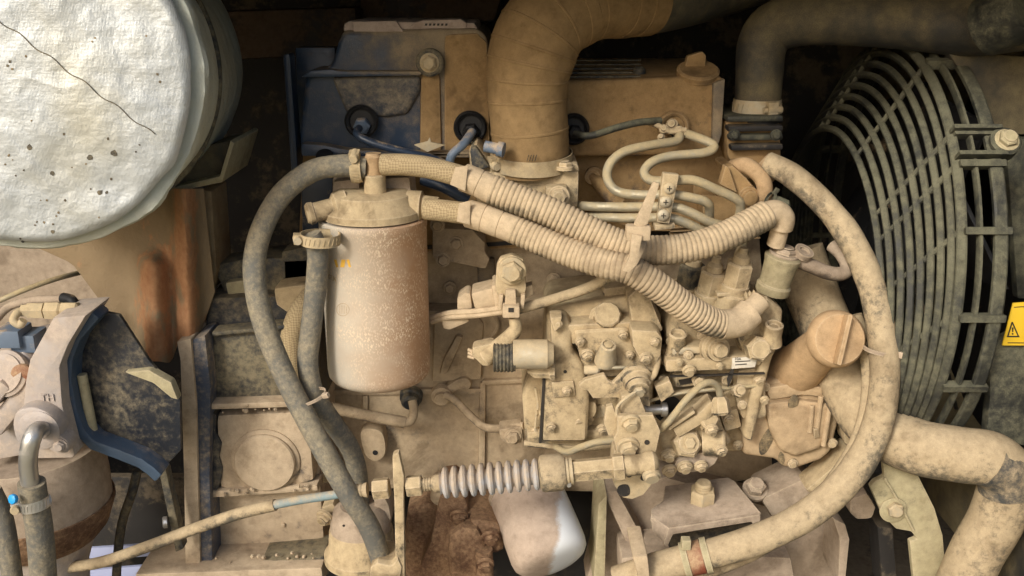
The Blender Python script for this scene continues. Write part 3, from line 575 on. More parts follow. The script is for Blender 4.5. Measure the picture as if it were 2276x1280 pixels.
la(t, 'lead_eye', M['head'], P(1318, 395, .085), Vector((-.3, -1, .5)), [(0, 17), (7, 17), (7, 9), (3, 9)], 20)
tu(t, 'oil_drain_boss', M['block'], [(1005, 1060, .08), (995, 1110, .08)], 40)
# ================================================================ navy valve cover, left
t = T('valve_cover', 'navy valve cover with dust film and bolted top, left of the intake hose', 'valve cover', (870, 320, .12))
cv = pr(t, 'cover_shell', M['navy'], [(680, 165), (715, 158), (738, 140), (750, 95), (762, 68), (1060, 62), (1082, 80), (1092, 130), (1092, 345), (930, 345), (670, 335), (664, 300)], .075, .16, .012, 0, seg=4)
pr(cv, 'upper_ledge', M['navy'], [(668, 172), (690, 156), (736, 154), (760, 158), (936, 158), (936, 168), (700, 172)], .062, .05, .006)
pr(cv, 'raised_face', M['film'], [(735, 172), (935, 168), (934, 205), (905, 255), (860, 262), (770, 255)], .069, .02, .006, 0, seg=3)
pr(cv, 'corner_rib', M['head'], [(932, 160), (980, 160), (984, 345), (930, 345)], .070, .03, .008)
pr(cv, 'right_face', M['head'], [(985, 75), (1062, 70), (1085, 95), (1092, 340), (985, 345)], .072, .03, .01)
for q in ((955, 139, .064),):
    w = la(t, 'bolt_seat', M['houseold'], P(*q), FR, [(-14, 31), (3, 31), (6, 27), (6, 22)], 36); bolt(w, P(*q) + FR * .002, 17, M['zinc'], h=18)
for q in ((803, 270, .066), (1045, 283, .07)):
    g = la(t, 'injector_grommet', M['blackpl'], P(*q), FR, [(-10, 37), (4, 37), (8, 33), (4, 27), (-4, 26)], 36)
    bolt(g, P(q[0] + 2, q[1] + 8, q[2]), 19, M['bluepaint'] if q[0] < 900 else M['blackpl'], h=14, washer=False, d=Vector((0, -1, -.25)).normalized())
pr(t, 'top_plate', M['pinktag'], [(762, 70), (764, 52), (776, 46), (1055, 50), (1066, 72)], .08, .12, .004)
pr(t, 'top_decal', M['pinktag'], [(785, 70), (785, 48), (880, 46), (898, 72)], .076, .02, .001)
B().prism([(908, 62), (920, 50), (940, 44), (1025, 42), (1040, 52), (1035, 66)], .078, .04, .003).obj('top_tag', M['pinktag'], t)
b = B()
for k in range(6): b.prism([(945 + 9 * k, 52), (950 + 9 * k, 52), (949 + 9 * k, 57), (944 + 9 * k, 57)], .0774, .001, 0)
b.obj('tag_lettering', M['ink'], t)
pr(t, 'bottom_lip', M['navy'], [(668, 318), (720, 322), (770, 332), (930, 338), (1092, 335), (1092, 352), (668, 348)], .062, .12, .006)
la(t, 'lip_nut', M['black'], P(722, 350, .055), Vector((0, -.6, .8)), [(-4, 19), (8, 19), (10, 13)], 24)
pr(t, 'torn_flap', M['zinc'], [(920, 322), (950, 314), (955, 305), (958, 316), (990, 322), (950, 338)], .05, .003, .0005)
o = pr(None, 'end_strip', M['navyclean'], [(628, 122), (642, 118), (645, 130), (664, 395), (648, 395)], .07, .02, .003); tag(o, 'narrow upright blue metal strip left of the navy cover', 'strip')
o = pr(None, 'rear_plate', M['navy'], [(655, 105), (745, 105), (745, 330), (664, 330)], .115, .02, .003); tag(o, 'blue plate standing just behind the navy cover', 'plate')
# ================================================================ tan valve cover, right
t = T('valve_cover', 'brown dusted valve cover with oil filler cap, right of the intake hose', 'valve cover', (1430, 340, .12))
cv = pr(t, 'cover_shell', M['head'], [(1250, 178), (1330, 178), (1580, 168), (1612, 172), (1602, 300), (1590, 345), (1250, 350)], .085, .14, .012, 0, seg=4)
pr(cv, 'top_deck', M['head'], [(1250, 180, .09), (1600, 172, .09), (1570, 128, .20), (1255, 128, .20)], ext=Vector((0, .002, -.02)), bev=.003)
for k in range(5): pr(cv, 'top_rib', M['houseold'], [(1262, 133 + 9 * k), (1425, 132 + 9 * k), (1425, 137 + 9 * k), (1262, 138 + 9 * k)], .182 - .021 * k, .005, .0008)
la(cv, 'top_knob', M['houseold'], P(1420, 172, .12), UP, [(0, 16), (18, 14), (24, 8)], 16)
fc = la(t, 'filler_cap', M['head'], P(1550, 170, .10), Vector((0, -.4, .92)), [(0, 40), (4, 47), (16, 47), (20, 42)], 40)
pr(fc, 'grip_wing', M['head'], [(1522, 152), (1528, 124), (1562, 114), (1570, 124), (1568, 150)], .10, .008, .002)
for q in ((1275, 287, .08), (1497, 282, .08)):
    g = la(t, 'injector_grommet', M['blackpl'] if q[0] < 1300 else M['head'], P(*q), FR, [(-10, 35), (4, 35), (8, 31), (4, 25), (-4, 24)], 36)
    bolt(g, P(q[0] + 2, q[1] + 6, q[2]), 17, M['blackpl'], h=12, washer=False)
pr(t, 'end_cap_plate', M['navy'], [(1585, 185), (1612, 175), (1604, 300), (1590, 340), (1582, 340)], .08, .12, .004)
# ================================================================ intake hose
pts = [(1182, 372, .04), (1178, 300, .035), (1172, 210, .035), (1180, 130, .035), (1215, 55, .04), (1300, 5, .06), (1380, -3, .085), (1425, -6, .10)]
b = B().tube(pts, lambda q: 87 + 10 * math.exp(-((q - .48) / .15) ** 2), n=14, seg=48, u=m(1) * .98)
t = T('intake_hose', 'wide brown air intake hose bending over the engine top', 'hose', (1180, 372, .04))
b.obj('hose_wall', M['intake'], t)
path = cat([V(p) for p in pts], 14)
for i in (16, 26, 34, 40, 46, 52, 58, 64, 70, 82, 90, 95):
    dd = (path[i + 1] - path[i - 1]); w = 1 if i < 60 else 5
    q = i / (len(path) - 1); rr = 87 + 10 * math.exp(-((q - .48) / .15) ** 2)
    la(t, 'wrap_ridge', M['intake'], path[i] - dd.normalized() * .002, dd, [(0, rr - 2), (2, rr + 1.5), (6 * w, rr + 1.5), (6 * w + 3, rr - 2)], 48, cap=False, u=m(1) * .98)
o = tu(None, 'air_duct', M['duct'], [(1405, -6, .095), (1470, -12, .12), (1560, -28, .16), (1700, -66, .22)], lambda q: 90 - 10 * q, seg=44, u=m(1) * .98); tag(o, 'dull grey air duct joining the brown intake hose at the top', 'duct')
t = clamp_thing('hose_clamp', 'wide flat band clamp round the foot of the intake hose', (1181, 352, .039), UP + FR * .12, 89, 34, Vector((-.95, -.5, 0)), 'clampd', False)
text(t, 'stamped_mark', '////', P(1182, 352, -.0012), RT, UP, m(20), M['ink'], .0002)
B().lathe(P(1078, 325, -.005), Vector((.95, -.25, -.15)), [(0, 13), (30, 13), (30, 17), (44, 17)], 16).obj('tension_bolt', M['bluepaint'], t)
t = T('intake_flange', 'square bolted intake flange under the wide brown hose', 'flange', (1165, 450, .06))
pr(t, 'flange_block', M['pump'], [(1050, 388), (1070, 382), (1288, 380), (1285, 462), (1060, 455)], .015, .09, .004)
pr(t, 'flange_top', M['pump'], [(1042, 332), (1060, 318), (1090, 360), (1285, 362), (1290, 384), (1045, 384)], .02, .08, .004)
pr(t, 'side_wall', M['houseold'], [(1044, 330), (1058, 324), (1090, 372), (1050, 384)], .012, .05, .003)
bolt(t, (1255, 372, .012), 16, M['pump'], d=UP)
pr(t, 'lifting_tab', M['pump'], [(1212, 416), (1262, 414), (1264, 462), (1214, 462)], .0, .02, .004); bolt(t, (1242, 436, 0), 19, M['pump'])
# ================================================================ upper radiator hose
t = T('radiator_hose', 'thick upper coolant hose crossing the top right corner', 'hose', (1690, 210, .1))
tu(t, 'hose_wall', M['shroud'], [(1684, 225, .10), (1688, 160, .10), (1694, 100, .10), (1720, 62, .10), (1780, 42, .09), (1880, 38, .08), (2020, 45, .06), (2160, 55, .03), (2320, 30, -.02)], lambda q: 52 + 14 * q, n=10, seg=32)
tu(t, 'hose_patch', M['guard'], [(2190, 62, .0), (2290, 20, -.03)], 66, seg=32)
o = pr(None, 'shroud_top_plate', M['shroud'], [(2000, 80), (2300, 90), (2300, 130), (2060, 110)], .08, .1, .004); tag(o, 'dim shroud edge under the upper coolant hose', 'panel')
clamp_thing('hose_clamp', 'ridged worm clamp on the upper coolant hose above the thermostat', (1682, 238, .10), UP, 50, 36, Vector((.35, -1, 0)), 'zinc', True)
t = T('thermostat_housing', 'stacked dark thermostat housing below the upper coolant hose', 'housing', (1680, 400, .1))
pr(t, 'lower_body', M['head'], [(1612, 268), (1735, 265), (1738, 345), (1720, 400), (1640, 400), (1616, 345)], .08, .1, .006)
for k, yy in enumerate((258, 280, 300, 322)): pr(t, 'gasket_rim', M['guard'] if k % 2 == 0 else M['dark'], [(1616 + 3 * k, yy), (1742, yy - 2), (1742, yy + 12), (1616 + 3 * k, yy + 14)], .068, .1, .003)
la(t, 'upper_neck', M['blackpl'], P(1684, 268, .10), UP, [(0, 55), (20, 50), (40, 46)], 32)
la(t, 'hose_stub', M['cap'], P(1690, 360, .07), Vector((.7, -.3, -.6)), [(0, 26), (20, 26), (24, 32), (50, 32)], 28)
for q in ((1632, 300, .066), (1725, 300, .066)): bolt(t, q, 10, M['guard'])
# ================================================================ fuel filter
fc = P(838, 690, 0); fx, fy = fc.x, fc.y; FRd = .0478; uu = m(1)
def zf(py): return P(838, py, 0).z
t = T('fuel_filter', 'silver pink spin on fuel filter canister, dusty, centre left', 'fuel filter', P(838, 868, 0))
zt, zb = zf(497), zf(836); hh = (zt - zb) / uu; Rp = FRd / uu
can = la(t, 'canister', M['filter'], Vector((fx, fy, zb)), UP, [(0, Rp * .55), (-3, Rp * .8), (4, Rp * .92), (14, Rp * .985), (26, Rp), (hh * .5, Rp), (hh - 4, Rp), (hh - 2, Rp * 1.012), (hh + 12, Rp * 1.012), (hh + 15, Rp * .98)], 96, u=uu)
axc = Vector((fx, fy, 0))
for k, x in enumerate((742, 757, 770)):
    pts = [on_cyl(x + a, y_, axc, FRd, .0002) for a, y_ in ((0, 577), (6, 577), (10, 594), (5, 594))] if k != 1 else [on_cyl(x + a, y_, axc, FRd, .0002) for a, y_ in ((2, 577), (11, 577), (8, 594), (-1, 594))]
    pr(can, 'gold_stroke', M['gold'], pts, ext=Vector((0, .0008, 0)), bev=0)
text(can, 'faint_print', 'GEN', on_cyl(738, 618, axc, FRd, .0001), Vector((1, -1.1, 0)), UP, m(15), M['clampd'], .0002)
b = B()
for a in range(0, 360, 20):
    q = [on_cyl(762 + r_ * math.cos(math.radians(a + da)), 688 + r_ * math.sin(math.radians(a + da)), axc, FRd, .0003) for r_, da in ((13, 0), (13, 20), (15, 20), (15, 0))]
    b.prism(q, ext=Vector((0, .0008, 0)), bev=0)
for dx in (-8, -3, 2, 7): b.prism([on_cyl(762 + dx + a, 688 + y_, axc, FRd, .0003) for a, y_ in ((0, -9), (2, -9), (2, 9), (0, 9))], ext=Vector((0, .0008, 0)), bev=0)
b.obj('round_emblem', M['bracket'], can)
t2 = T('filter_head', 'cast fuel filter head with ports above the canister', 'filter head', Vector((fx, fy, zt + .004)))
zh = zt + .0065
la(t2, 'head_ring', M['pump'], Vector((fx, fy, zh)), UP, [(0, 104), (3, 110), (18, 111), (26, 104), (32, 96), (52, 88), (60, 70)], 72, u=uu)
pr(t2, 'mount_pad', M['bracket'], [(738, 400), (745, 388), (905, 385), (912, 400), (910, 470), (740, 475)], .035, .05, .004)
pr(t2, 'mount_pad', M['bracket'], [(850, 395), (912, 392), (918, 460), (850, 460)], .005, .04, .005)
pr(t2, 'mount_pad', M['bracket'], [(738, 402), (800, 396), (800, 460), (735, 470)], .005, .04, .005)
la(t2, 'centre_post', M['pump'], P(836, 470, -.012), UP, [(-18, 33), (0, 30), (12, 26), (60, 24), (82, 24), (84, 19)], 32)
la(t2, 'port_left', M['pump'], P(742, 462, -.02), Vector((-1, -.35, -.18)), [(-30, 34), (-4, 32), (4, 23), (44, 22), (46, 25), (56, 25), (62, 20)], 24)
la(t2, 'port_right', M['pump'], P(935, 460, -.005), Vector((1, -.1, -.05)), [(-30, 36), (2, 36), (6, 27), (40, 25)], 28)
la(t2, 'union', M['cap'], P(832, 392, -.012), UP, [(0, 17), (6, 19), (26, 16), (44, 20), (48, 17), (52, 17)], 24)
bolt(t2, (862, 438, .0), 12, M['pump'], d=Vector((0, -.7, .7)).normalized())
# ---------------------------------------------------------------- hoses at the filter
o = B().tube([(812, 372, -.012), (760, 368, -.015), (690, 382, -.02), (620, 440, -.03), (575, 530, -.04), (566, 620, -.05), (590, 730, -.06), (640, 850, -.068), (700, 965, -.075), (770, 1090, -.078), (825, 1180, -.07), (858, 1285, -.06)], 25, seg=28, n=10, wob=.03).obj('rubber_hose', M['hose']); tag(o, 'long grey rubber hose looping left round the fuel filter', 'hose')
o = B().tube([(690, 522, -.052), (706, 560, -.05), (702, 640, -.045), (690, 740, -.045), (684, 810, -.05), (700, 880, -.05), (740, 940, -.035), (780, 1000, -.02), (796, 1060, -.01), (800, 1130, .0)], 23, seg=28, n=10, wob=.03).obj('rubber_hose', M['hose']); tag(o, 'shorter grey hose running down close beside the filter canister', 'hose')
o = B().tube([(715, 640, .03), (670, 690, .02), (648, 760, .02), (652, 850, .02), (690, 950, .04), (720, 1060, .05)], 26, seg=26).obj('braided_hose', M['braid']); tag(o, 'braided tan hose half hidden behind the two grey hoses', 'hose')
clamp_thing('hose_clamp', 'upright worm clamp on the hose top beside the filter post', (793, 376, -.013), Vector((1, 0, .05)), 27, 24, Vector((0, -.3, 1)), 'clampd')
clamp_thing('hose_clamp', 'toothed loose worm clamp under the filter head at left', (712, 530, -.052), Vector((.05, 0, 1)), 42, 24, Vector((-1, -.25, 0)), 'clampd')
tie('cable_tie', 'thin tie binding the two grey hoses below the filter', (680, 884, -.065), Vector((.35, .2, -1)), 46, 7, Vector((1, -.4, .4)), 'bracket', None, (1, .62))
# corrugated hoses
def corrugated(name, label, first, mid, corr, r, endp, tape):
    t = T(name, label, 'hose', first[0])
    tu(t, 'braided_end', M['braid'], first, r * .72, seg=26)
    tu(t, 'tape_wrap', M['sleeve'], mid, r * .92, seg=28, prof=(.016, [(0, .97), (.04, 1.0), (.9, 1.02), (.96, 1.02)]))
    B().tube(corr, r, seg=34, n=12, prof=(.0043, CORR)).obj('corrugated_sleeve', M['corr'], t)
    for e in endp: tu(t, 'sleeve_end', M['sleeve'], e[0], e[1], seg=28, n=8)
    pr(t, 'tape_flap', M['sleeve'], tape, mid[0][2] - .015, .0012, .0003)
    return t
corrugated('corrugated_hose', 'upper corrugated fuel hose from the filter post to the far pump fitting',
    [(850, 366, -.014), (900, 366, -.018), (960, 374, -.02), (1045, 398, -.026)], [(1030, 393, -.025), (1060, 405, -.028), (1100, 425, -.03)],
    [(1092, 420, -.03), (1150, 443, -.034), (1220, 470, -.038), (1300, 508, -.042), (1370, 540, -.046), (1440, 556, -.048), (1530, 550, -.046), (1610, 525, -.04), (1680, 490, -.03), (1708, 475, -.026)], 34,
    [([(1700, 478, -.027), (1722, 472, -.024), (1738, 484, -.022), (1734, 505, -.02)], 28), ([(1735, 495, -.02), (1730, 522, -.018), (1724, 545, -.016)], 20)], [(1012, 372), (1040, 368), (1034, 425), (1000, 410)])
corrugated('corrugated_hose', 'lower corrugated fuel hose from the filter side to the injection pump',
    [(945, 464, -.012), (985, 468, -.016), (1050, 476, -.022)], [(1040, 474, -.022), (1080, 486, -.026), (1150, 512, -.034)],
    [(1140, 508, -.033), (1200, 534, -.04), (1280, 566, -.05), (1350, 588, -.06), (1400, 600, -.065), (1455, 632, -.066), (1520, 680, -.062), (1575, 712, -.056), (1612, 722, -.05)], 34,
    [([(1600, 721, -.052), (1640, 716, -.046), (1668, 694, -.04)], 33), ([(1655, 703, -.043), (1690, 668, -.034)], 24)], [(1020, 452), (1046, 446), (1044, 500), (1015, 492)])
t = T('tie_strap', 'broad tan strap binding the two corrugated hoses together', 'cable tie', (1410, 560, -.06))
la(t, 'band', M['sleeve'], P(1402, 574, -.056) - Vector((.9, -.1, -.42)).normalized() * m(13), Vector((.9, -.1, -.42)), [(0, 40), (0, 43), (26, 43), (26, 40)], 40, cap=False, sq=(1, 1.35))
B().box(P(1418, 516, -.085), m(24), m(12), m(15), bev=.002).obj('lock_head', M['sleeve'], t)
pr(t, 'free_tail', M['sleeve'], [(1452, 404), (1466, 408), (1440, 498), (1424, 505), (1408, 500)], -.088, .0022, .0006)
pr(t, 'strap_front', M['sleeve'], [(1404, 520), (1428, 524), (1414, 590), (1398, 606), (1384, 602), (1400, 570)], -.0925, .0022, .0006)
# ================================================================ injection pump
N1 = Vector((.15, -.9, .45)).normalized(); N2 = Vector((0, -.75, .66)).normalized(); DF = Vector((.1, -.9, -.4)).normalized()
t = T('injection_pump', 'khaki dusted fuel injection pump with governor, bolts and levers', 'injection pump', (1450, 1000, .03))
gb = pr(t, 'governor_housing', M['pump'], [(1168, 985), (1160, 880), (1180, 838), (1212, 815), (1214, 700), (1226, 682), (1430, 655), (1470, 700), (1474, 800), (1455, 850), (1450, 940), (1430, 985), (1300, 995)], .02, .09, .005, 0, seg=3)
pr(gb, 'side_column', M['pump'], [(1222, 708), (1262, 706), (1275, 740), (1272, 780), (1298, 810), (1312, 880), (1306, 985), (1200, 985), (1205, 850), (1228, 800)], -.005, .04, .007, 0, seg=3)
pr(gb, 'flange_ear', M['pump'], [(1222, 706), (1250, 704), (1244, 728), (1232, 740)], -.014, .02, .002)
pr(gb, 'top_deck', M['pump'], [(1262, 722, -.005), (1400, 716, -.005), (1440, 650, .07), (1225, 676, .07)], th=.02, ext=Vector((0, .004, -.02)), bev=.003)
pr(gb, 'cover_face', M['pump'], [(1275, 735), (1398, 728), (1412, 778), (1450, 805), (1440, 838), (1310, 842), (1290, 800)], -.008, .03, .005, 0, seg=3)
pr(gb, 'right_block', M['pump'], [(1402, 732), (1462, 735), (1474, 752), (1470, 790), (1450, 832), (1424, 806), (1406, 770)], -.026, .04, .005)
pr(gb, 'upright_web', M['pump'], [(1395, 660), (1418, 640), (1438, 642), (1475, 735), (1462, 740), (1406, 732)], .0, .05, .004)
pr(gb, 'upper_web', M['pump'], [(1340, 640), (1420, 632), (1425, 672), (1380, 690), (1342, 665)], .03, .05, .006)
pg = la(gb, 'top_plug', M['pump'], P(1347, 712, .01), N2, [(-6, 40), (4, 40), (7, 33), (7, 30), (34, 30), (38, 27)], 10)
ad = la(gb, 'adjusting_screw', M['zinc'], P(1346, 800, -.015), Vector((.05, -.5, .85)), [(-4, 25), (8, 24), (14, 22), (32, 19), (52, 17), (54, 13), (50, 13)], 20)
la(ad, 'slot_head', M['clampd'], P(1346, 800, -.015) + Vector((.05, -.5, .85)).normalized() * m(50), Vector((.05, -.5, .85)), [(0, 10), (5, 10), (6, 8)], 6)
for q, r in (((1306, 790, -.01), 13), ((1435, 797, -.03), 12), ((1300, 925, .015), 20), ((1285, 934, .0), 13), ((1240, 720, -.012), 8), ((1190, 960, .015), 8)): bolt(gb, q, r, M['pump'], d=DF if r > 9 else FR)
pr(gb, 'bolt_boss', M['pump'], [(1268, 915), (1280, 895), (1318, 892), (1328, 905), (1322, 928), (1290, 940), (1270, 932)], .005, .03, .005, 2)
la(gb, 'linkage_stub', M['zinc'], P(1298, 822, -.018), RT, [(0, 9), (4, 11), (30, 11), (34, 8)], 12)
tu(gb, 'linkage_rod', M['line'], [(1330, 818, -.02), (1380, 817, -.02), (1425, 820, -.018)], 4.5)
pr(gb, 'lever_plate', M['pump'], [(1286, 856), (1300, 844), (1344, 832), (1352, 846), (1362, 852), (1378, 836), (1395, 818), (1440, 838), (1446, 905), (1372, 884), (1318, 886), (1306, 868), (1292, 866)], -.034, .006, .0015)
bp = la(gb, 'stop_plug', M['pump'], P(1412, 838, -.03), DF, [(0, 36), (6, 36), (10, 30), (26, 29), (26, 24), (40, 23), (42, 20)], 28)
bolt(bp, P(1412, 838, -.03) + DF * m(40), 14, M['zinc'], d=DF, washer=False)
tu(gb, 'seal_wire', M['zinc'], [(1190, 862, .012), (1196, 900, .012), (1192, 925, .012), (1188, 985, .016)], 3, seg=8)
la(gb, 'wire_spring', M['zinc'], P(1190, 918, .01), RT, [(0, 4), (3, 8), (8, 4), (12, 8), (17, 4), (21, 8), (26, 4)], 10)
tu(gb, 'weld_bead', M['pump'], [(1165, 985, .016), (1230, 992, .014), (1300, 996, .014), (1370, 990, .014), (1430, 984, .014)], 7, seg=10)
pr(gb, 'bottom_rib', M['pump'], [(1168, 960), (1440, 950), (1436, 985), (1300, 996), (1170, 986)], .01, .03, .007)
pr(gb, 'serial_pad', M['pump'], [(1225, 850), (1275, 846), (1280, 880), (1230, 885)], -.008, .01, .002)
B().hole(P(1256, 826, -.0055), FR, 4).obj('drilled_hole', M['ink'], gb)
# throttle lever stack
lv = pr(t, 'throttle_lever', M['pump'], [(1372, 925), (1452, 922), (1468, 958), (1458, 1005), (1440, 1026), (1372, 1010), (1364, 975), (1372, 960)], -.062, .006, .0012)
for q, r in (((1402, 940, -.062), 18), ((1396, 992, -.062), 20)): bolt(lv, q, r, M['zinc'], d=DF)
B().hole(P(1438, 983, -.0625), FR, 6).obj('lever_hole', M['ink'], lv)
pr(t, 'stop_cam', M['pump'], [(1348, 905), (1362, 900), (1370, 925), (1380, 945), (1374, 975), (1352, 968), (1342, 940)], -.055, .006, .0015)
pr(t, 'lever_post', M['pump'], [(1380, 880), (1420, 875), (1440, 925), (1380, 930)], -.05, .03, .003)
tu(t, 'return_spring', M['zinc'], [(1410, 872, -.055), (1385, 890, -.058), (1372, 905, -.058), (1370, 925, -.058)], 3.5, seg=8)
ll = pr(t, 'lower_lever', M['zinc'], [(1352, 1038), (1450, 1046), (1448, 1078), (1430, 1100), (1405, 1110), (1384, 1106), (1366, 1080)], -.052, .005, .0012)
for q in ((1430, 1062), (1398, 1055)): B().hole(P(*q, -.0525), FR, 7).obj('lever_hole', M['ink'], ll)
pr(ll, 'grease_patch', M['dark'], [(1376, 1080), (1396, 1078), (1400, 1098), (1384, 1104), (1372, 1094)], -.0527, .001, 0, 3)
pr(t, 'lever_neck', M['pump'], [(1364, 1000), (1395, 1005), (1395, 1050), (1360, 1045)], -.045, .02, .003)
# plunger pump body
pb = pr(t, 'pump_body', M['pump'], [(1462, 850), (1490, 832), (1700, 828), (1712, 900), (1690, 1005), (1560, 1010), (1472, 960)], .012, .07, .008, 0, seg=3)
pr(pb, 'upper_body', M['pump'], [(1482, 745), (1500, 690), (1560, 660), (1660, 650), (1722, 690), (1712, 835), (1490, 842)], .0, .08, .008, 0, seg=3)
pr(pb, 'rail', M['zinc'], [(1494, 774), (1600, 768), (1600, 784), (1494, 790)], -.02, .03, .002)
pr(pb, 'rail', M['pump'], [(1480, 800), (1630, 792), (1694, 786), (1692, 812), (1628, 822), (1480, 828)], -.026, .04, .003)
pr(pb, 'rail', M['pump'], [(1462, 872), (1690, 850), (1690, 862), (1462, 884)], -.006, .03, .003)
pr(pb, 'step_block', M['pump'], [(1500, 830), (1552, 826), (1552, 858), (1500, 864)], -.012, .04, .004)
pr(pb, 'step_block', M['pump'], [(1640, 822), (1700, 816), (1706, 930), (1650, 935), (1632, 880)], -.016, .04, .005)
pr(pb, 'gap_shade', M['ink'], [(1508, 845), (1545, 838), (1548, 850), (1512, 856)], -.0128, .001, 0)  # thin dark patches painted as the shade in pump gaps
pr(pb, 'gap_shade', M['ink'], [(1616, 842), (1626, 818), (1632, 800), (1636, 800), (1628, 840), (1618, 862)], -.0275, .001, 0)
pr(pb, 'diagonal_arm', M['pump'], [(1702, 655), (1742, 690), (1735, 760), (1716, 800), (1690, 905), (1672, 985), (1652, 975), (1668, 880), (1690, 800), (1690, 700)], -.022, .04, .008, 0, seg=3)
for q, r in (((1502, 742, -.01), 20), ((1714, 722, -.03), 20)):
    la(pb, 'hollow_post', M['pump'], P(q[0], q[1] + 40, q[2]), Vector((.0, -.3, 1)), [(0, r * 1.2), (20, r), (50, r), (52, r * .8), (44, r * .55)], 24)
fp = la(pb, 'delivery_port', M['pump'], P(1588, 772, -.02), Vector((.25, -.9, .1)), [(-8, 34), (6, 34), (10, 28), (22, 26), (22, 18), (34, 17), (37, 14)], 28)
bolt(pb, (1680, 772, -.028), 30, M['pump'], d=Vector((.1, -.95, .2)).normalized(), washer=False, h=26)
pr(pb, 'port_boss', M['pump'], [(1640, 720), (1690, 705), (1720, 740), (1705, 795), (1650, 790)], -.018, .03, .008, 2)
bolt(pb, (1532, 824, -.03), 12, M['zinc'], d=DF)
bolt(pb, (1688, 845, -.02), 11, M['pump'], d=DF)
for q in ((1560, 745, -.004), (1650, 900, -.018), (1530, 790, -.024), (1615, 845, -.01), (1475, 845, .008), (1660, 960, .008)): bolt(pb, q, 9, M['pump'])
tg = pr(pb, 'data_plate', M['white'], [(1628, 796), (1684, 792), (1678, 816), (1626, 820)], -.0305, .001, .0002)
for k in range(2): pr(tg, 'printed_line', M['ink'], [(1634, 803 + 7 * k), (1668 - 8 * k, 801 + 7 * k), (1668 - 8 * k, 803 + 7 * k), (1634, 805 + 7 * k)], -.0309, .0002, 0)
text(tg, 'printed_word', '10A', P(1640, 798, -.0309), RT, UP, m(9), M['ink'], .0001)
dv = Vector((.13, -.15, 1)).normalized()
for i, (bx, by, yy, mt_) in enumerate(((1520, 675, .03, 'houseold'), (1566, 690, .01, 'pump'), (1624, 672, .0, 'pump'))):
    q = P(bx, by, yy); v_ = la(pb, 'delivery_valve', M['pump'], q, dv, [(-20, 40), (0, 40), (6, 37), (24, 36), (28, 32), (46, 32), (48, 28)], 28)
    la(v_, 'holder_nut', M[mt_], q + dv * m(46), dv, [(0, 30), (4, 31), (50, 31), (54, 27)], 6, rot=.3)
    la(v_, 'union_nut', M['pump'], q + dv * m(98), dv, [(0, 20), (16, 18), (24, 10), (36, 9)], 20)
    pr(v_, 'lock_plate', M['pump'], [(bx - 30, by - 20), (bx + 30, by - 24), (bx + 30, by - 16), (bx - 30, by - 12)], yy - .014, .012, .001)
la(pb, 'coil_spring', M['zinc'], P(1655, 660, -.02), Vector((1, 0, .2)), [(0, 6), (4, 13), (9, 7), (13, 13), (18, 7), (22, 13), (27, 6)], 14)
d_ = Vector((.2, -.1, 1)).normalized(); q = P(1718, 640, -.01)
oc = la(t, 'overflow_valve', M['strut'], q, d_, [(-10, 36), (-6, 38), (8, 38), (12, 34), (60, 37), (70, 40), (76, 40), (80, 34)], 36)
bolt(oc, q + d_ * m(80), 26, M['bracket'], d=d_, h=14)
la(oc, 'banjo_eye', M['bracket'], q + d_ * m(74) + Vector((m(40), 0, .002)), Vector((.3, -.4, .8)), [(0, 22), (14, 22), (14, 12), (8, 12)], 24)
# feed pump at the foot
fd = pr(t, 'feed_pump', M['pump'], [(1468, 975), (1500, 950), (1548, 925), (1585, 895), (1602, 930), (1612, 965), (1632, 985), (1600, 1005), (1570, 1035), (1500, 1046), (1475, 1020)], -.025, .05, .009, 0, seg=3)
bolt(fd, (1524, 985, -.028), 34, M['pump'], d=N1, washer=False, h=20); la(fd, 'plug_head', M['zinc'], P(1524, 985, -.028) + N1 * m(20), N1, [(0, 14), (12, 14), (14, 11)], 6)
la(fd, 'cylinder', M['pump'], P(1575, 985, -.03), Vector((1, -.25, .12)), [(-12, 27), (0, 28), (34, 28), (38, 24)], 28)
la(fd, 'outlet_block', M['pump'], P(1570, 935, -.03), Vector((.1, -.8, .6)), [(0, 24), (20, 24), (24, 20)], 6)
for q, r in (((1582, 956, -.045), 12), ((1604, 1002, -.045), 11), ((1488, 1046, -.03), 13), ((1522, 1038, -.035), 14), ((1558, 1036, -.035), 12), ((1486, 1012, -.03), 14)): bolt(fd, q, r, M['pump'], d=DF)
pr(fd, 'feed_arm', M['pump'], strip([(1500, 965), (1560, 930), (1590, 900)], 26), -.04, .02, .004)
pr(fd, 'feed_arm', M['zinc'], strip([(1485, 955), (1545, 915)], 8), -.045, .01, .002)
pr(fd, 'feed_base', M['bracket'], [(1500, 1025), (1560, 1005), (1600, 1018), (1570, 1048), (1510, 1052)], -.03, .03, .006, 2)
la(t, 'rack_bore', M['black'], P(1484, 908, .008), FR, [(0, 32), (3, 32), (3, 26), (-6, 25)], 32)
la(t, 'rack_rod', M['steel'], P(1428, 910, -.012), RT, [(0, 11), (42, 11), (42, 16), (54, 16), (56, 10)], 18)
la(t, 'rear_hub', M['pump'], P(1640, 880, .0), FR, [(-8, 34), (4, 34), (10, 28)], 28)
tu(pb, 'control_rod', M['line'], [(1440, 892, -.02), (1500, 876, -.024), (1560, 868, -.022), (1690, 856, -.02)], 4, seg=8)
for q, r in (((1490, 760, -.01), 8), ((1545, 710, -.008), 10), ((1665, 735, -.03), 8), ((1700, 890, -.03), 8), ((1560, 900, -.01), 9), ((1620, 930, -.012), 10), ((1640, 990, .0), 9), ((1475, 800, .0), 9), ((1600, 815, -.032), 7), ((1510, 806, -.032), 7)): bolt(pb, q, r, M['zinc'] if r < 9 else M['pump'], d=DF)
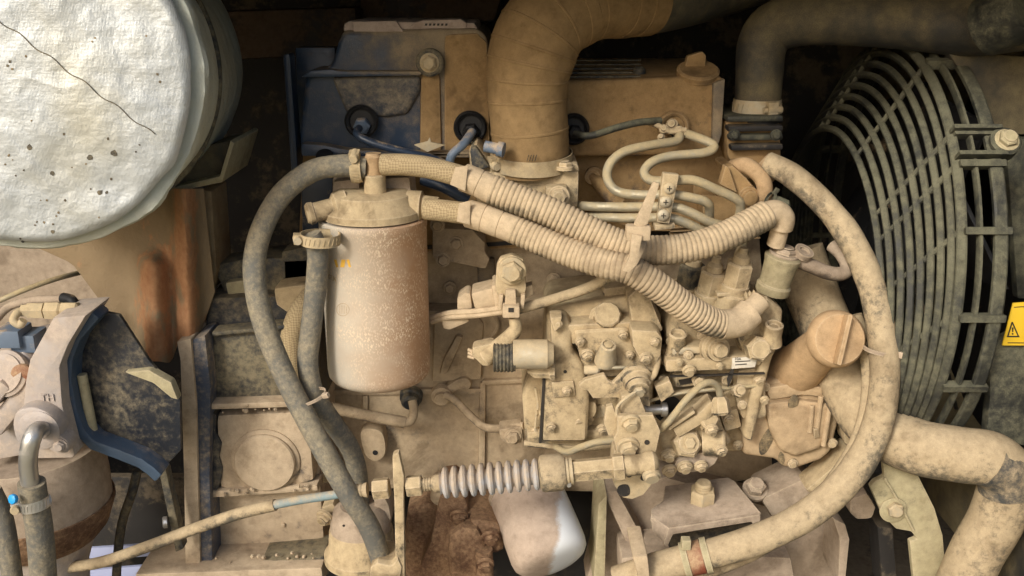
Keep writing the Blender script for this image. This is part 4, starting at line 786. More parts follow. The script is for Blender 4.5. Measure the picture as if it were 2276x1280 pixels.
for q in ((1598, 905, -.02), (1640, 868, -.022), (1552, 845, -.018)): la(pb, 'banjo_fitting', M['pump'], P(*q), Vector((random.uniform(-.4, .4), -1, random.uniform(-.2, .5))), [(-6, 15), (8, 15), (9, 11), (18, 11), (20, 8)], 8)
pr(pb, 'side_lug', M['pump'], [(1455, 860), (1490, 846), (1500, 872), (1470, 896)], -.03, .012, .002)
pr(pb, 'side_lug', M['pump'], [(1600, 920), (1640, 908), (1650, 950), (1612, 960)], -.012, .02, .003)
pr(pb, 'gasket_line', M['ink'], [(1490, 836), (1700, 829), (1700, 832), (1490, 839)], -.0275, .003, 0)
pr(gb, 'gasket_line', M['ink'], [(1206, 842), (1212, 842), (1204, 985), (1198, 985)], -.0055, .003, 0)
tu(gb, 'breather_pipe', M['pump'], [(1440, 850, -.03), (1455, 830, -.03), (1462, 800, -.02), (1458, 770, -.015)], 7, seg=12)
for q, r in (((1290, 760, -.012), 9), ((1385, 745, -.012), 9), ((1400, 790, -.012), 8), ((1318, 835, -.012), 9), ((1260, 870, -.012), 9), ((1340, 955, .012), 12), ((1225, 950, -.01), 9), ((1455, 760, -.03), 9)): bolt(gb, q, r, M['pump'], d=DF)
pr(gb, 'name_plate', M['zinc'], [(1318, 905), (1345, 900), (1346, 925), (1320, 930)], .018, .004, .0005)
o = tu(None, 'feed_pipe', M['line'], [(1466, 956, -.045), (1488, 935, -.05), (1522, 892, -.055), (1556, 858, -.055), (1580, 850, -.05), (1596, 862, -.045), (1602, 890, -.042)], 8, seg=16); tag(o, 'thin arched steel pipe rising from the feed pump', 'pipe')
la(o, 'pipe_nut', M['pump'], P(1600, 882, -.043), Vector((.1, -.35, -1)), [(0, 14), (10, 20), (34, 22), (40, 17)], 6)
# solenoid and plugs
t = T('stop_solenoid', 'round chrome and green solenoid on the left of the injection pump', 'solenoid', (1160, 815, -.02))
la(t, 'chrome_body', M['zinc'], P(1140, 787, -.02), RT, [(0, 33), (76, 33), (80, 29), (90, 24)], 40)
b = B().lathe(P(1096, 795, -.02), RT, [(0, 26)] + [(2 + 4 * k, 30 if k % 2 else 33) for k in range(12)] + [(50, 30)], 36); b.obj('coil_winding', M['houseold'], t)
la(t, 'base_plug', M['pump'], P(1172, 826, -.01), RT, [(0, 3), (16, 15), (48, 16), (50, 20), (60, 20)], 8)
# ---------------------------------------------------------------- harness and sensor
t = T('sensor_clip', 'bolted sensor bracket with plastic clip left of the injection pump', 'bracket', (1138, 690, .0))
pr(t, 'bracket_plate', M['pump'], [(1104, 590), (1112, 574), (1138, 566), (1164, 576), (1170, 640), (1164, 662), (1108, 662), (1100, 640)], -.01, .008, .002)
bolt(t, (1138, 602, -.012), 25, M['zinc'])
b = B().box(P(1136, 690, -.02), m(19), m(12), m(14), bev=.002); cl = b.obj('clip_body', M['sleeve'], t)
B().box(P(1136, 689, -.0252), m(6), m(.6), m(5), bev=0).obj('clip_window', M['ink'], cl)
pr(cl, 'clip_tongue', M['sleeve'], [(1124, 645), (1146, 645), (1148, 680), (1122, 680)], -.018, .006, .001)
for dx in (-27, 22): pr(t, 'clip_leg', M['sleeve'], [(1136 + dx, 655), (1146 + dx, 655), (1142 + dx, 688), (1134 + dx, 686)], -.014, .014, .001)
pr(t, 'side_clip', M['sleeve'], [(1160, 640), (1184, 632), (1186, 655), (1162, 668)], .0, .012, .002)
t = T('wire_connector', 'pale dusty plug connector and wires between filter and pump', 'connector', (1050, 690, .01))
pr(t, 'plug_body', M['sleeve'], [(1046, 652), (1094, 640), (1110, 660), (1108, 682), (1055, 688)], .0, .03, .003)
pr(t, 'plug_sleeve', M['sleeve'], [(1016, 664), (1036, 650), (1046, 652), (1050, 686), (1016, 690)], .006, .024, .004)
pr(t, 'plug_collar', M['sleeve'], [(1092, 636), (1104, 632), (1116, 655), (1112, 684), (1100, 684)], -.004, .034, .002)
for k, yy in enumerate((692, 700)): tu(t, 'wire', M['sleeve'], [(960, 706 + k * 8, .02), (1000, yy + 4, .008), (1060, yy, .0), (1120, yy - 8, -.004)], 7, seg=10)
pr(t, 'tape_tail', M['sleeve'], [(980, 706), (1040, 704), (1044, 716), (1000, 734), (984, 732)], .01, .01, .003)
o = tu(None, 'wire_loom', M['hosetan'], [(1120, 694, -.004), (1170, 682, .0), (1240, 662, .004), (1310, 638, .0), (1375, 604, -.01), (1400, 590, -.02)], 12, seg=18); tag(o, 'tan wire loom running from the sensor clip under the corrugated hoses', 'wire loom')
t = T('wire_boot', 'flared rubber boot on the curved wire above the solenoid', 'wire boot', (1080, 810, .0))
tu(t, 'wire', M['pump'], [(1142, 705, -.014), (1146, 730, -.014), (1130, 752, -.012), (1105, 775, -.01), (1080, 792, -.008)], lambda q: 12 + 12 * q, seg=20)
pr(t, 'boot', M['pump'], [(1050, 772), (1096, 762), (1108, 775), (1088, 815), (1072, 815), (1048, 792)], -.014, .016, .005, 0)
for k in range(3): tu(t, 'wire_strand', M['sleeve'], [(1055, 784 + 6 * k, -.008), (1040, 776 + 8 * k, -.006)], 3.5, seg=8)
# ---------------------------------------------------------------- injection lines
LN = [
 ([(1495, 285, .06), (1510, 300, .045), (1500, 314, .04), (1450, 322, .03), (1390, 336, .022), (1357, 362, .018), (1350, 395, .012), (1370, 424, .008), (1420, 433, .004), (1490, 432, .0), (1540, 440, .0), (1570, 450, .003), (1577, 468, .01), (1572, 510, .02), (1566, 555, .015)], 'injection line with the widest left hand hairpin bend'),
 ([(1500, 288, .062), (1540, 302, .04), (1580, 318, .03), (1585, 330, .026), (1560, 340, .024), (1490, 347, .02), (1450, 360, .014), (1432, 382, .008), (1446, 400, .004), (1490, 402, .0), (1540, 400, -.002), (1590, 420, .0), (1636, 442, .004), (1646, 460, .008), (1640, 500, .015), (1650, 540, .01), (1640, 570, .0)], 'injection line with a double S bend nearest the right valve cover'),
 ([(1262, 452, .06), (1300, 458, .02), (1380, 460, .008), (1490, 460, .0), (1530, 470, -.002), (1580, 494, .0), (1630, 512, .01), (1600, 560, .015)], 'upper straight injection line entering the clamp from the left'),
 ([(1280, 486, .05), (1320, 482, .02), (1390, 484, .008), (1480, 484, .0), (1520, 494, .0), (1560, 512, .004), (1590, 530, .02), (1540, 580, .03)], 'lower straight injection line entering the clamp from the left')]
for pts, lab in LN:
    o = tu(None, 'injection_line', M['line'], pts, 10.5, n=10, seg=18); tag(o, lab, 'fuel line', 'steel injection lines')
for pts, r, mat, lab in (([(798, 285, .05), (795, 300, .035), (830, 318, .03), (900, 338, .03), (960, 352, .035), (1005, 372, .04)], 9, 'navyclean', 'blue injection line leaving the left injector on the navy cover'),
    ([(1050, 292, .055), (1030, 320, .04), (1004, 345, .035), (998, 375, .04)], 10, 'bluepaint', 'grey blue injection line leaving the injector beside the intake hose'),
    ([(1278, 296, .06), (1310, 302, .05), (1370, 284, .045), (1420, 272, .045), (1468, 268, .055)], 8, 'guard', 'dark thin line between the injectors of the brown cover'),
    ([(940, 400, .04), (985, 415, .03), (1040, 445, .03)], 13, 'navyclean', 'short blue pipe behind the start of the corrugated hoses')):
    o = tu(None, 'injection_line', M[mat], pts, r, seg=14); tag(o, lab, 'fuel line')
t = T('line_clamp', 'screwed clamp plate holding the four injection lines', 'line clamp', (1478, 490, -.01))
pr(t, 'clamp_plate', M['pump'], [(1474, 384), (1510, 388), (1488, 498), (1460, 494)], -.014, .007, .0015)
for q in ((1487, 418, -.0145), (1479, 448, -.0145), (1474, 478, -.0145)):
    s_ = la(t, 'clamp_screw', M['zinc'], P(*q), FR, [(-2, 13), (3, 13), (6, 10), (7, 6)], 20)
    b = B().box(P(*q) + FR * m(7.2), m(5.5), m(.3), m(1.1), bev=0).box(P(*q) + FR * m(7.4), m(1.1), m(.3), m(5.5), bev=0); b.obj('screw_cross', M['ink'], s_)
pr(t, 'clamp_back', M['pump'], [(1456, 500), (1500, 496), (1500, 508), (1456, 512)], -.01, .02, .001)
# injector return fittings
t = T('return_fitting', 'clutter of small return fittings at the right injector', 'fitting', (1490, 290, .06))
for q, r in (((1495, 278, .055), 13), ((1475, 288, .05), 10), ((1512, 290, .05), 9), ((1470, 306, .05), 8)): la(t, 'banjo', M['pump'], P(*q), Vector((random.uniform(-.5, .5), -1, .4)), [(-6, r), (8, r), (10, r * .7), (16, r * .6)], 12)
tu(t, 'return_stub', M['pump'], [(1440, 272, .06), (1465, 280, .05), (1490, 292, .045), (1525, 288, .045)], 6, seg=10)
# arm and pin at the front of the head
t = T('head_lug', 'cast lug with a round pin right of the injection lines', 'lug', (1650, 440, .05))
pr(t, 'lug_arm', M['head'], [(1610, 372), (1630, 366), (1660, 395), (1690, 430), (1680, 452), (1650, 448), (1632, 425)], .03, .05, .006)
la(t, 'lug_pin', M['head'], P(1662, 437, .03), Vector((.2, -1, -.1)), [(-10, 26), (4, 24), (4, 17), (16, 17), (18, 14)], 28)
pr(t, 'lug_web', M['head'], [(1600, 410), (1612, 368), (1620, 370), (1640, 430)], .022, .01, .002)
o = tu(None, 'bypass_hose', M['cap'], [(1630, 372, .05), (1660, 368, .035), (1692, 395, .03), (1700, 425, .03), (1690, 450, .04)], 18, seg=20); tag(o, 'short brown bypass hose curving beside the head lug', 'hose')
tie('hose_clip', 'small spring clip where the upper corrugated hose ends', (1712, 444, -.0), Vector((1, .2, -.5)), 16, 6, Vector((0, -.2, 1)), 'guard')
la(None, 'x', M['guard'], P(1715, 448, .0), Vector((1, -.1, -.35)), [(0, 14), (10, 17), (34, 16), (40, 10)], 20).name = 'pipe_plug'
tag(bpy.data.objects['pipe_plug'], 'small dull green plug above the end of the corrugated hose', 'plug')
# ================================================================ throttle cable
t = T('throttle_cable', 'throttle control cable with ribbed pale bellows and rod end', 'cable', (900, 1080, -.075))
tu(t, 'outer_sheath', M['hosetan'], [(150, 1262, -.04), (230, 1248, -.05), (330, 1214, -.058), (430, 1176, -.064), (530, 1142, -.07), (612, 1122, -.074)], 13, seg=18, n=10)
tu(t, 'inner_sheath', M['bluesheath'], [(600, 1124, -.074), (660, 1112, -.075), (720, 1103, -.075), (760, 1097, -.075)], 10, seg=18)
a0 = P(770, 1093, -.074); a1 = P(1460, 1029, -.074); da = (a1 - a0).normalized(); uu = u_at(a0)
def along(px): return a0 + da * ((px - 770) / (1460 - 770) * (a1 - a0).length)
la(t, 'threaded_end', M['hosetan'], along(755), da, [(0, 14)] + [(4 + 4 * k, 14 + 2 * (k % 2)) for k in range(14)] + [(62, 17), (62, 15)], 24, u=uu)
for x, w in ((830, 36), (905, 34)): la(t, 'lock_nut', M['pump'], along(x), da, [(0, 22), (2, 24), (w - 2, 24), (w, 22)], 6, u=uu)
la(t, 'threaded_neck', M['hosetan'], along(935), da, [(0, 14)] + [(2 + 3 * k, 14 + 2 * (k % 2)) for k in range(10)] + [(34, 20), (58, 20), (60, 17)], 24, u=uu)
prof = [(0, 26)]
for k in range(11): prof += [(4 + 20 * k, 22), (8 + 20 * k, 34 - .3 * abs(k - 5)), (13 + 20 * k, 37 - .3 * abs(k - 5)), (18 + 20 * k, 34 - .3 * abs(k - 5)), (21 + 20 * k, 22)]
la(t, 'bellows', M['bellow'], along(980), da, prof + [(226, 30)], 40, u=uu)
la(t, 'boot_cuff', M['hosetan'], along(1200), da, [(0, 30), (4, 39), (10, 41), (48, 41), (58, 34), (62, 22)], 40, u=uu)
rc = la(t, 'ring_clip', M['zinc'], along(1257), da, [(0, 27), (0, 30), (8, 30), (8, 27), (11, 27), (11, 30), (17, 30), (17, 27)], 32, u=uu)
bolt(rc, along(1265) + Vector((0, -.008, -.0085)), 7, M['steel'], washer=False)
la(t, 'push_rod', M['pump'], along(1268), da, [(0, 22), (4, 25), (100, 25), (104, 22)], 6, u=uu)
la(t, 'rod_nut', M['pump'], along(1362), da, [(0, 27), (2, 30), (24, 30), (26, 26)], 6, u=uu)
la(t, 'rod_end', M['pump'], along(1386), da, [(0, 23), (40, 23), (52, 27), (66, 28), (74, 22), (78, 10)], 28, u=uu)
la(t, 'ball_joint', M['zinc'], along(1446) + Vector((0, -.006, -.007)), Vector((.1, -.9, -.5)), [(0, 20), (8, 20), (10, 16), (16, 15)], 24, u=uu)
t = T('cable_bracket', 'upright tan plate holding the throttle cable', 'bracket', (888, 1280, -.06))
pr(t, 'bracket_plate', M['pump'], [(872, 1012), (886, 1006), (898, 1060), (897, 1104), (900, 1300), (880, 1300), (876, 1110), (873, 1060)], -.082, .008, .0015)
# ================================================================ small fittings on the block face
t = T('drain_fitting', 'domed fitting with a short drooping hose under the filter', 'fitting', (915, 900, .08))
la(t, 'dome', M['houseold'], P(914, 880, .09), Vector((0, -1, -.3)), [(-6, 26), (8, 25), (12, 21), (24, 20), (30, 14)], 28)
tu(t, 'neck', M['block'], [(916, 890, .075), (920, 915, .07), (912, 936, .068), (890, 938, .068)], 10, seg=14)
tu(t, 'short_hose', M['block'], [(900, 938, .068), (850, 930, .066), (790, 918, .06), (735, 906, .05)], 13, seg=18, wob=.05)
t = T('oil_pipe', 'bent steel oil pipe from a banjo fitting to the pump', 'pipe', (1070, 940, .08))
tu(t, 'pipe', M['block'], [(990, 878, .075), (1010, 888, .07), (1040, 918, .065), (1075, 948, .06), (1110, 952, .055), (1165, 946, .045)], 9, seg=16)
la(t, 'banjo', M['block'], P(982, 876, .088), Vector((0, -1, -.2)), [(-5, 24), (10, 23), (12, 16), (22, 15)], 24)
pr(t, 'banjo_lobe', M['block'], [(990, 862), (1020, 842), (1040, 842), (1048, 856), (1040, 868), (1020, 868), (1000, 876)], .085, .02, .004, 3)
pr(t, 'clip_plate', M['block'], [(1108, 955), (1160, 948), (1165, 985), (1130, 990), (1112, 978)], .04, .02, .003); bolt(t, (1140, 970, .04), 15, M['block'])
o = tu(None, 'drain_pipe', M['line'], [(1225, 985, .02), (1258, 1004, .0), (1290, 994, -.01), (1330, 982, -.012), (1380, 978, -.01)], 8, seg=14); tag(o, 'thin pipe dipping under the governor housing', 'pipe')
# ================================================================ oil filter
t = T('oil_filter', 'white oil filter canister under a dust film at the bottom', 'oil filter', (1180, 1090, .05))
d_ = Vector((.36, -.82, -.62)).normalized(); q = P(1168, 1092, .07); uu = u_at(q) * .97
la(t, 'canister', M['oilfil'], q, d_, [(-20, 74), (0, 84), (110, 87), (148, 87), (164, 84), (174, 76), (180, 64), (183, 44), (184, 10)], 72, u=uu)
la(t, 'crimp_ring', M['bracket'], q, d_, [(-12, 80), (-10, 86), (0, 86), (2, 82)], 64, cap=False, u=uu)
# ================================================================ sediment bowl and rusty casting
t = T('feed_strainer', 'rounded tan fuel strainer bowl at the bottom beneath the grey hose', 'strainer', (800, 1290, .0))
q = P(800, 1130, -.005)
la(t, 'strainer_head', M['bracket'], q, -UP, [(-10, 44), (0, 58), (22, 66), (50, 68), (52, 62)], 48)
la(t, 'strainer_bowl', M['pump'], q - UP * m(48), -UP, [(0, 66), (6, 70), (50, 74), (62, 84), (78, 84), (92, 66), (104, 52)], 56)
bolt(t, (722, 1150, -.01), 16, M['pump'], d=Vector((-.4, -.8, -.3)).normalized()); la(t, 'vent_pin', M['ink'], P(764, 1168, -.03), FR, [(0, 3), (1, 3)], 10)
pr(t, 'mount_ear', M['pump'], [(712, 1130), (740, 1118), (760, 1150), (730, 1170)], .0, .02, .004)
pr(t, 'side_lobe', M['bracket'], [(830, 1110), (856, 1106), (870, 1150), (858, 1190), (836, 1180)], -.01, .03, .005, 2)
t = T('hose_socket', 'tan socket gripping the lower end of the long grey hose', 'socket', (855, 1280, -.05))
pr(t, 'socket_cup', M['pump'], [(822, 1262), (838, 1250), (870, 1258), (884, 1236), (894, 1262), (888, 1300), (818, 1300)], -.085, .04, .004)
t = T('rusty_casting', 'rusty lumpy casting behind the white oil filter at the bottom', 'casting', (1010, 1290, .05))
for a, yy, nm in (([(905, 1140), (985, 1128), (1000, 1180), (985, 1300), (900, 1300)], .08, 'main_lump'), ([(985, 1085), (1030, 1100), (1040, 1140), (1060, 1150), (1058, 1300), (930, 1300), (960, 1200)], .05, 'front_lump'), ([(1045, 1160), (1100, 1165), (1122, 1185), (1118, 1225), (1090, 1232), (1060, 1215)], .03, 'ear'), ([(1000, 1195), (1060, 1180), (1085, 1240), (1070, 1300), (1000, 1300)], .02, 'boss')):
    B().prism(a, yy, .08, .01, 2, seg=3).rough(.0018, 50).obj(nm, M['rustdark'], t)
for q in ((1020, 1148, .04), (1090, 1195, .02), (1078, 1255, .01)): bolt(t, q, 16, M['rustdark'], d=DF)
tu(t, 'stub_pipe', M['rustdark'], [(1075, 1220, .02), (1078, 1300, .02)], 20)
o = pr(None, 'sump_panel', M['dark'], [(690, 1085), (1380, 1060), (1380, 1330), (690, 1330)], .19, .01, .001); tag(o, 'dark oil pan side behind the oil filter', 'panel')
# ================================================================ engine mount
t = T('engine_mount', 'large mauve dusted engine mount casting at the bottom right', 'engine mount', (1600, 1280, .05))
pr(t, 'web', M['bracket'], [(1345, 1110), (1390, 1085), (1480, 1060), (1620, 1100), (1720, 1130), (1800, 1125), (1850, 1140), (1880, 1180), (1870, 1300), (1300, 1300), (1330, 1190)], .06, .04, .006)
pr(t, 'diagonal_rib', M['bracket'], [(1340, 1095), (1372, 1090), (1440, 1215), (1425, 1300), (1400, 1300), (1395, 1215)], .03, .04, .004)
pr(t, 'left_flange', M['strut'], [(1330, 1120), (1350, 1100), (1345, 1300), (1318, 1300)], .02, .06, .003)
pr(t, 'right_lug', M['bracket'], [(1690, 1110), (1790, 1062), (1820, 1080), (1830, 1120), (1790, 1150), (1720, 1160)], .02, .05, .006)
pr(t, 'right_flange', M['bracket'], [(1850, 1150), (1880, 1165), (1890, 1200), (1880, 1300), (1862, 1300), (1866, 1200)], .0, .05, .004)
pr(t, 'lower_step', M['bracket'], [(1380, 1240), (1500, 1230), (1760, 1240), (1770, 1300), (1380, 1300)], .0, .05, .005)
bolt(t, (1678, 1088, .03), 22, M['bracket'], d=Vector((0, -.5, .85)).normalized(), h=22)
pr(t, 'recess_shade', M['dark'], [(1480, 1190), (1680, 1160), (1690, 1215), (1560, 1236), (1490, 1228)], .0, .005, .002)  # dark slab painted as the shade in the hollow under the saddle
t = T('mount_saddle', 'bent sheet metal saddle bracket with one big upright nut', 'bracket', (1560, 1180, -.02))
tp = [(1478, 1080, .03), (1618, 1060, .03), (1632, 1068, .025), (1692, 1140, -.035), (1688, 1150, -.038), (1486, 1178, -.038), (1446, 1150, -.03), (1448, 1130, -.02), (1474, 1112, .0)]
B().prism(tp, ext=Vector((0, .0008, -.004)), bev=.0012).obj('top_sheet', M['bracket'], t)
pr(t, 'front_lip', M['bracket'], [(1486, 1174), (1690, 1144), (1690, 1190), (1678, 1190), (1672, 1160), (1496, 1188), (1484, 1214), (1474, 1212)], -.040, .004, .001)
pr(t, 'left_cheek', M['bracket'], [(1446, 1146, -.028), (1486, 1174, -.040), (1480, 1214, -.040), (1450, 1180, -.03)], ext=Vector((.003, .003, 0)), bev=.0005)
q = P(1560, 1118, -.004); d_ = Vector((.0, -.12, 1)).normalized()
nt_ = la(t, 'big_nut', M['zinc'], q, d_, [(-4, 38), (2, 38), (2, 27), (5, 29), (34, 29), (38, 26)], 6, rot=.35); la(nt_, 'washer', M['bracket'], q - d_ * .001, d_, [(-2, 42), (4, 42), (5, 38)], 36)
la(t, 'stud', M['zinc'], q + d_ * m(36), d_, [(0, 18)] + [(2 + 3 * k, 17 + (k % 2)) for k in range(6)] + [(22, 15)], 24)
# ================================================================ timing cover, oil filler
t = T('timing_cover', 'tan timing gear cover with oily dark scuffs at the right', 'cover', (1760, 1040, .02))
cv = pr(t, 'cover_casting', M['cover'], [(1650, 1012), (1655, 940), (1690, 850), (1770, 838), (1846, 850), (1872, 882), (1862, 950), (1848, 1005), (1826, 1024), (1772, 1042), (1742, 1040), (1724, 1022)], .0, .09, .014, 0, seg=5)
for a in ([(1690, 1010), (1688, 985), (1708, 952), (1722, 950), (1720, 975), (1704, 1005)], [(1752, 905), (1756, 888), (1766, 878), (1774, 885), (1774, 900), (1764, 906)], [(1730, 1018), (1734, 1004), (1742, 1010), (1744, 1026), (1738, 1034)]):
    pr(cv, 'oil_scuff', M['scuff'], a, -.0084 if a[0][0] > 1740 else -.0004, .002, .0003, 3)
for a in ([(1805, 900), (1800, 960)], [(1825, 880), (1815, 960)], [(1845, 900), (1830, 990)]): tu(cv, 'cast_rib', M['cover'], [(*p, -.008) for p in a], 6, seg=10)
pr(cv, 'raised_panel', M['cover'], [(1700, 900), (1780, 892), (1850, 900), (1842, 960), (1826, 1000), (1770, 1018), (1735, 1005), (1712, 960)], -.008, .02, .006, 0, seg=3)
pr(cv, 'cast_pad', M['pump'], [(1808, 955), (1818, 952), (1822, 972), (1810, 974)], -.012, .006, .001)
pr(cv, 'ribbed_edge', M['cover'], [(1700, 862), (1776, 850), (1840, 862), (1850, 890), (1790, 880), (1710, 892)], -.006, .02, .006)
for q in ((1762, 1030, -.002), (1850, 985, -.002), (1700, 860, -.004)): bolt(cv, q, 9, M['pump'])
t = T('oil_filler', 'orange tan oil filler neck with round winged cap', 'oil filler', (1765, 840, .02))
d_ = Vector((.40, -.74, .40)).normalized(); q = P(1762, 830, .02)
q2 = P(1846, 752, -.035); d_ = Vector((.06, -.93, .30)).normalized()
B().tube([q, q.lerp(q2, .3), q.lerp(q2, .6), q2 + d_ * .004], lambda f: 60 - 18 * f, seg=40).obj('filler_neck', M['cap'], t); cpo = la(t, 'filler_cap', M['cap'], q2, d_, [(0, 44), (6, 58), (22, 64), (40, 63), (50, 58), (54, 54), (54, 50)], 48)
xx = d_.cross(Vector((.25, 0, 1))).normalized(); zz = xx.cross(d_).normalized()
B().box(q2 + d_ * m(62), m(4.5), m(16), m(54), (xx, d_, zz), bev=.0015).obj('grip_bar', M['cap'], cpo)
o = tu(None, 'banjo_pipe', M['bracket'], [(1766, 578, -.01), (1800, 590, -.012), (1840, 606, -.01), (1870, 608, -.005), (1884, 594, .0), (1872, 566, .01), (1850, 545, .02)], 16, n=10, seg=22); tag(o, 'curled dusty pipe end right of the overflow valve', 'pipe')
# ================================================================ coolant and return hoses at right
t = T('return_hose', 'long tan hose sweeping round the right side of the engine', 'hose', (1700, 360, .02))
tu(t, 'hose_wall', M['hosetan'], [(1705, 362, .035), (1760, 390, .02), (1830, 452, .0), (1890, 530, -.02), (1935, 630, -.04), (1960, 740, -.055), (1966, 850, -.065), (1945, 960, -.075), (1890, 1058, -.085), (1800, 1140, -.09), (1690, 1196, -.09), (1580, 1230, -.085), (1470, 1258, -.08), (1370, 1290, -.075)], lambda q: 27 + 7.5 * min(1, q * 1.6), n=10, seg=32, u=m(1) * .95, wob=.06)
o = tu(None, 'return_hose', M['hosetan'], [(1900, 700, -.02), (1925, 780, -.03), (1930, 880, -.05), (1905, 980, -.065), (1850, 1070, -.072), (1780, 1150, -.075), (1700, 1215, -.075), (1600, 1262, -.07), (1520, 1290, -.07)], 16, seg=20); tag(o, 'thinner tan hose tucked inside the sweep of the long one', 'hose')
tie('cable_tie', 'thin tie round the long tan hose beside the oil filler cap', (1957, 775, -.056), Vector((.1, 0, 1)), 36, 9, Vector((1, -.8, 0)), 'bracket')
c_ = P(1550, 1239, -.083); d_ = Vector((1, -.05, .3)).normalized()
t = T('banded_clamp', 'double band clamp with a faded red strip on the long tan hose', 'clamp', c_)
for off in (-26, 20): la(t, 'band', M['strut'], c_ + d_ * m(off - 7), d_, [(0, 37), (0, 42), (14, 42), (14, 37)], 40, cap=False, u=m(1) * .95)
la(t, 'red_strip', M['red'], c_ - d_ * m(19), d_, [(0, 37), (0, 39), (32, 39), (32, 37)], 40, cap=False, u=m(1) * .95)
B().box(c_ + Vector((-.012, -.004, .017)), .004, .004, .005, bev=.001).obj('band_lug', M['strut'], t)
t = T('collar_plate', 'small pale collar plate at the bottom below the saddle bracket', 'collar', (1430, 1260, -.09))
pr(t, 'collar', M['sleeve'], [(1406, 1238), (1440, 1234), (1446, 1290), (1420, 1292)], -.105, .05, .003)
t = T('lower_coolant_hose', 'very thick tan coolant hose bending down at the right edge', 'hose', (1790, 600, .05))
tu(t, 'hose_wall', M['hosetan'], [(1770, 560, .07), (1800, 640, .06), (1840, 740, .04), (1880, 850, .0), (1940, 940, -.04), (2030, 990, -.065), (2130, 1010, -.08), (2205, 1022, -.085), (2238, 1065, -.083), (2215, 1150, -.078), (2170, 1230, -.074), (2130, 1320, -.07)], lambda q: 66 - 8 * q, n=10, seg=40)
tu(t, 'rubbed_bend', M['scuffhose'], [(2192, 1020, -.086), (2220, 1034, -.086), (2236, 1058, -.085), (2238, 1085, -.084)], 60.5, seg=40)
t = T('strut_bracket', 'olive dusted flat strut with a washered bolt, bottom right', 'bracket', (2060, 1280, -.05))
sb = pr(t, 'strut_plate', M['strut'], [(1962, 1022), (2022, 1018), (2078, 1130), (2096, 1190), (2106, 1300), (2032, 1300), (2022, 1204), (2038, 1198), (2026, 1182), (1992, 1176), (1962, 1146), (1934, 1082), (1944, 1070), (1966, 1060)], -.05, .006, .0018)
tu(sb, 'folded_edge', M['strut'], [(1966, 1062, -.052), (2000, 1120, -.053), (2030, 1178, -.052)], 3, seg=8)
la(sb, 'washer', M['strut'], P(1984, 1132, -.0505), FR, [(0, 30), (5, 30), (7, 27)], 36); bolt(sb, P(1988, 1130, -.053), 18, M['zinc'], washer=False, h=14)
t = T('lower_lug', 'small dusty lug between the long hose and the strut', 'lug', (1915, 1140, .0))
pr(t, 'lug', M['bracket'], [(1890, 1110), (1930, 1095), (1950, 1130), (1940, 1155), (1905, 1158), (1888, 1140)], -.02, .04, .005)
pr(t, 'link', M['pump'], [(1790, 1090), (1850, 1040), (1890, 1000), (1905, 1012), (1860, 1062), (1812, 1108)], .0, .03, .004)
pr(t, 'tab', M['pump'], [(1872, 925), (1905, 915), (1925, 960), (1895, 1000), (1876, 985)], .0, .02, .004)
o = pr(None, 'lower_frame_bar', M['dark'], [(1950, 1170), (1985, 1175), (1995, 1310), (1962, 1310)], .02, .03, .002); tag(o, 'dark upright bar behind the olive strut', 'bar')
# ================================================================ fan, guard, shroud
def gc(f): return Vector((.3213 + .0487 * f, .121, -.050 + .055 * f))       # guard centre line, f = 0 inner ring .. 1 outer ring
def gr_(f): return .178 + .030 * f
def gp(f, a, dx=0.0, dr=0.0):
    c = gc(f); r = gr_(f) + dr; return Vector((c.x + dx, c.y - r * math.cos(a), c.z + r * math.sin(a)))
t = T('fan_guard', 'round slatted cooling fan guard of dusty dark plastic', 'fan guard', gc(1))
NR = 9
def ring(f, dx, dr, w, h, name, tilt=.5):
    bm = bmesh.new(); n = 120; rows = []
    for i in range(n):
        a = 2 * math.pi * i / n; e = Vector((0, -math.cos(a), math.sin(a))); ux = (RT * (1 - tilt) + e * tilt).normalized(); vx = (e * (1 - tilt) - RT * tilt).normalized()
        c = gp(f, a, dx, dr); rows.append([bm.verts.new(c + ux * w * s1 + vx * h * s2) for s1, s2 in ((-1, -.6), (-.7, -1), (.7, -1), (1, -.6), (1, .6), (.7, 1), (-.7, 1), (-1, .6))])
    for i in range(n):
        A, C = rows[i], rows[(i + 1) % n]
        for k in range(8): bm.faces.new((A[k], A[(k + 1) % 8], C[(k + 1) % 8], C[k]))
    bmesh.ops.recalc_face_normals(bm, faces=bm.faces[:]); b = B(); b.bm = bm; return b.obj(name, M['guard'], t)
for k in range(NR): ring(k / (NR - 1), 0, 0, .0031 if k < NR - 1 else .0042, .0028, 'ring_slat', .38)
for dx in (.014,): ring(1, dx, .001, .0016, .004, 'rim_ring', 0)
ring(1, .031, .002, .0055, .003, 'rim_band', 0)
def ang(px, py):
    d = ray(px, py); p = CAM + d * (.37 / d.x); return math.atan2(p.z - .005, -(p.y - .121))
SPK = [ang(*q) for q in ((1936, 81), (2045, 183), (2105, 315), (2124, 372), (2149, 512), (2130, 706), (2088, 848))] + [math.radians(x) for x in (100, 130, 160, 190, 220, 250, 275, 300)]
for a in SPK:
    b = B().tube([gp(f / 9, a, -.001, -.0015) for f in range(10)], lambda q: 5.5 + 2.5 * q, seg=8, n=2, u=.00036)
    b.obj('spoke', M['guard'], t)
    e = Vector((0, -math.cos(a), math.sin(a))); tn = RT.cross(e)
    B().box(gp(1, a, .019, .003), .019, .0045, .003, (RT, e, tn), bev=.001).obj('rim_bar', M['guard'], t)
a = (SPK[2] + SPK[3]) / 2 + .02; e = Vector((0, -math.cos(a), math.sin(a))); q = gp(1, a, .040, .008)
bl = la(t, 'bolt_lug', M['guard'], q - e * .01, e, [(0, 36), (30, 36), (34, 31), (34, 24)], 32, u=.00036)
bolt(bl, q + e * .002, 22, M['strut'], d=e, u=.00036)
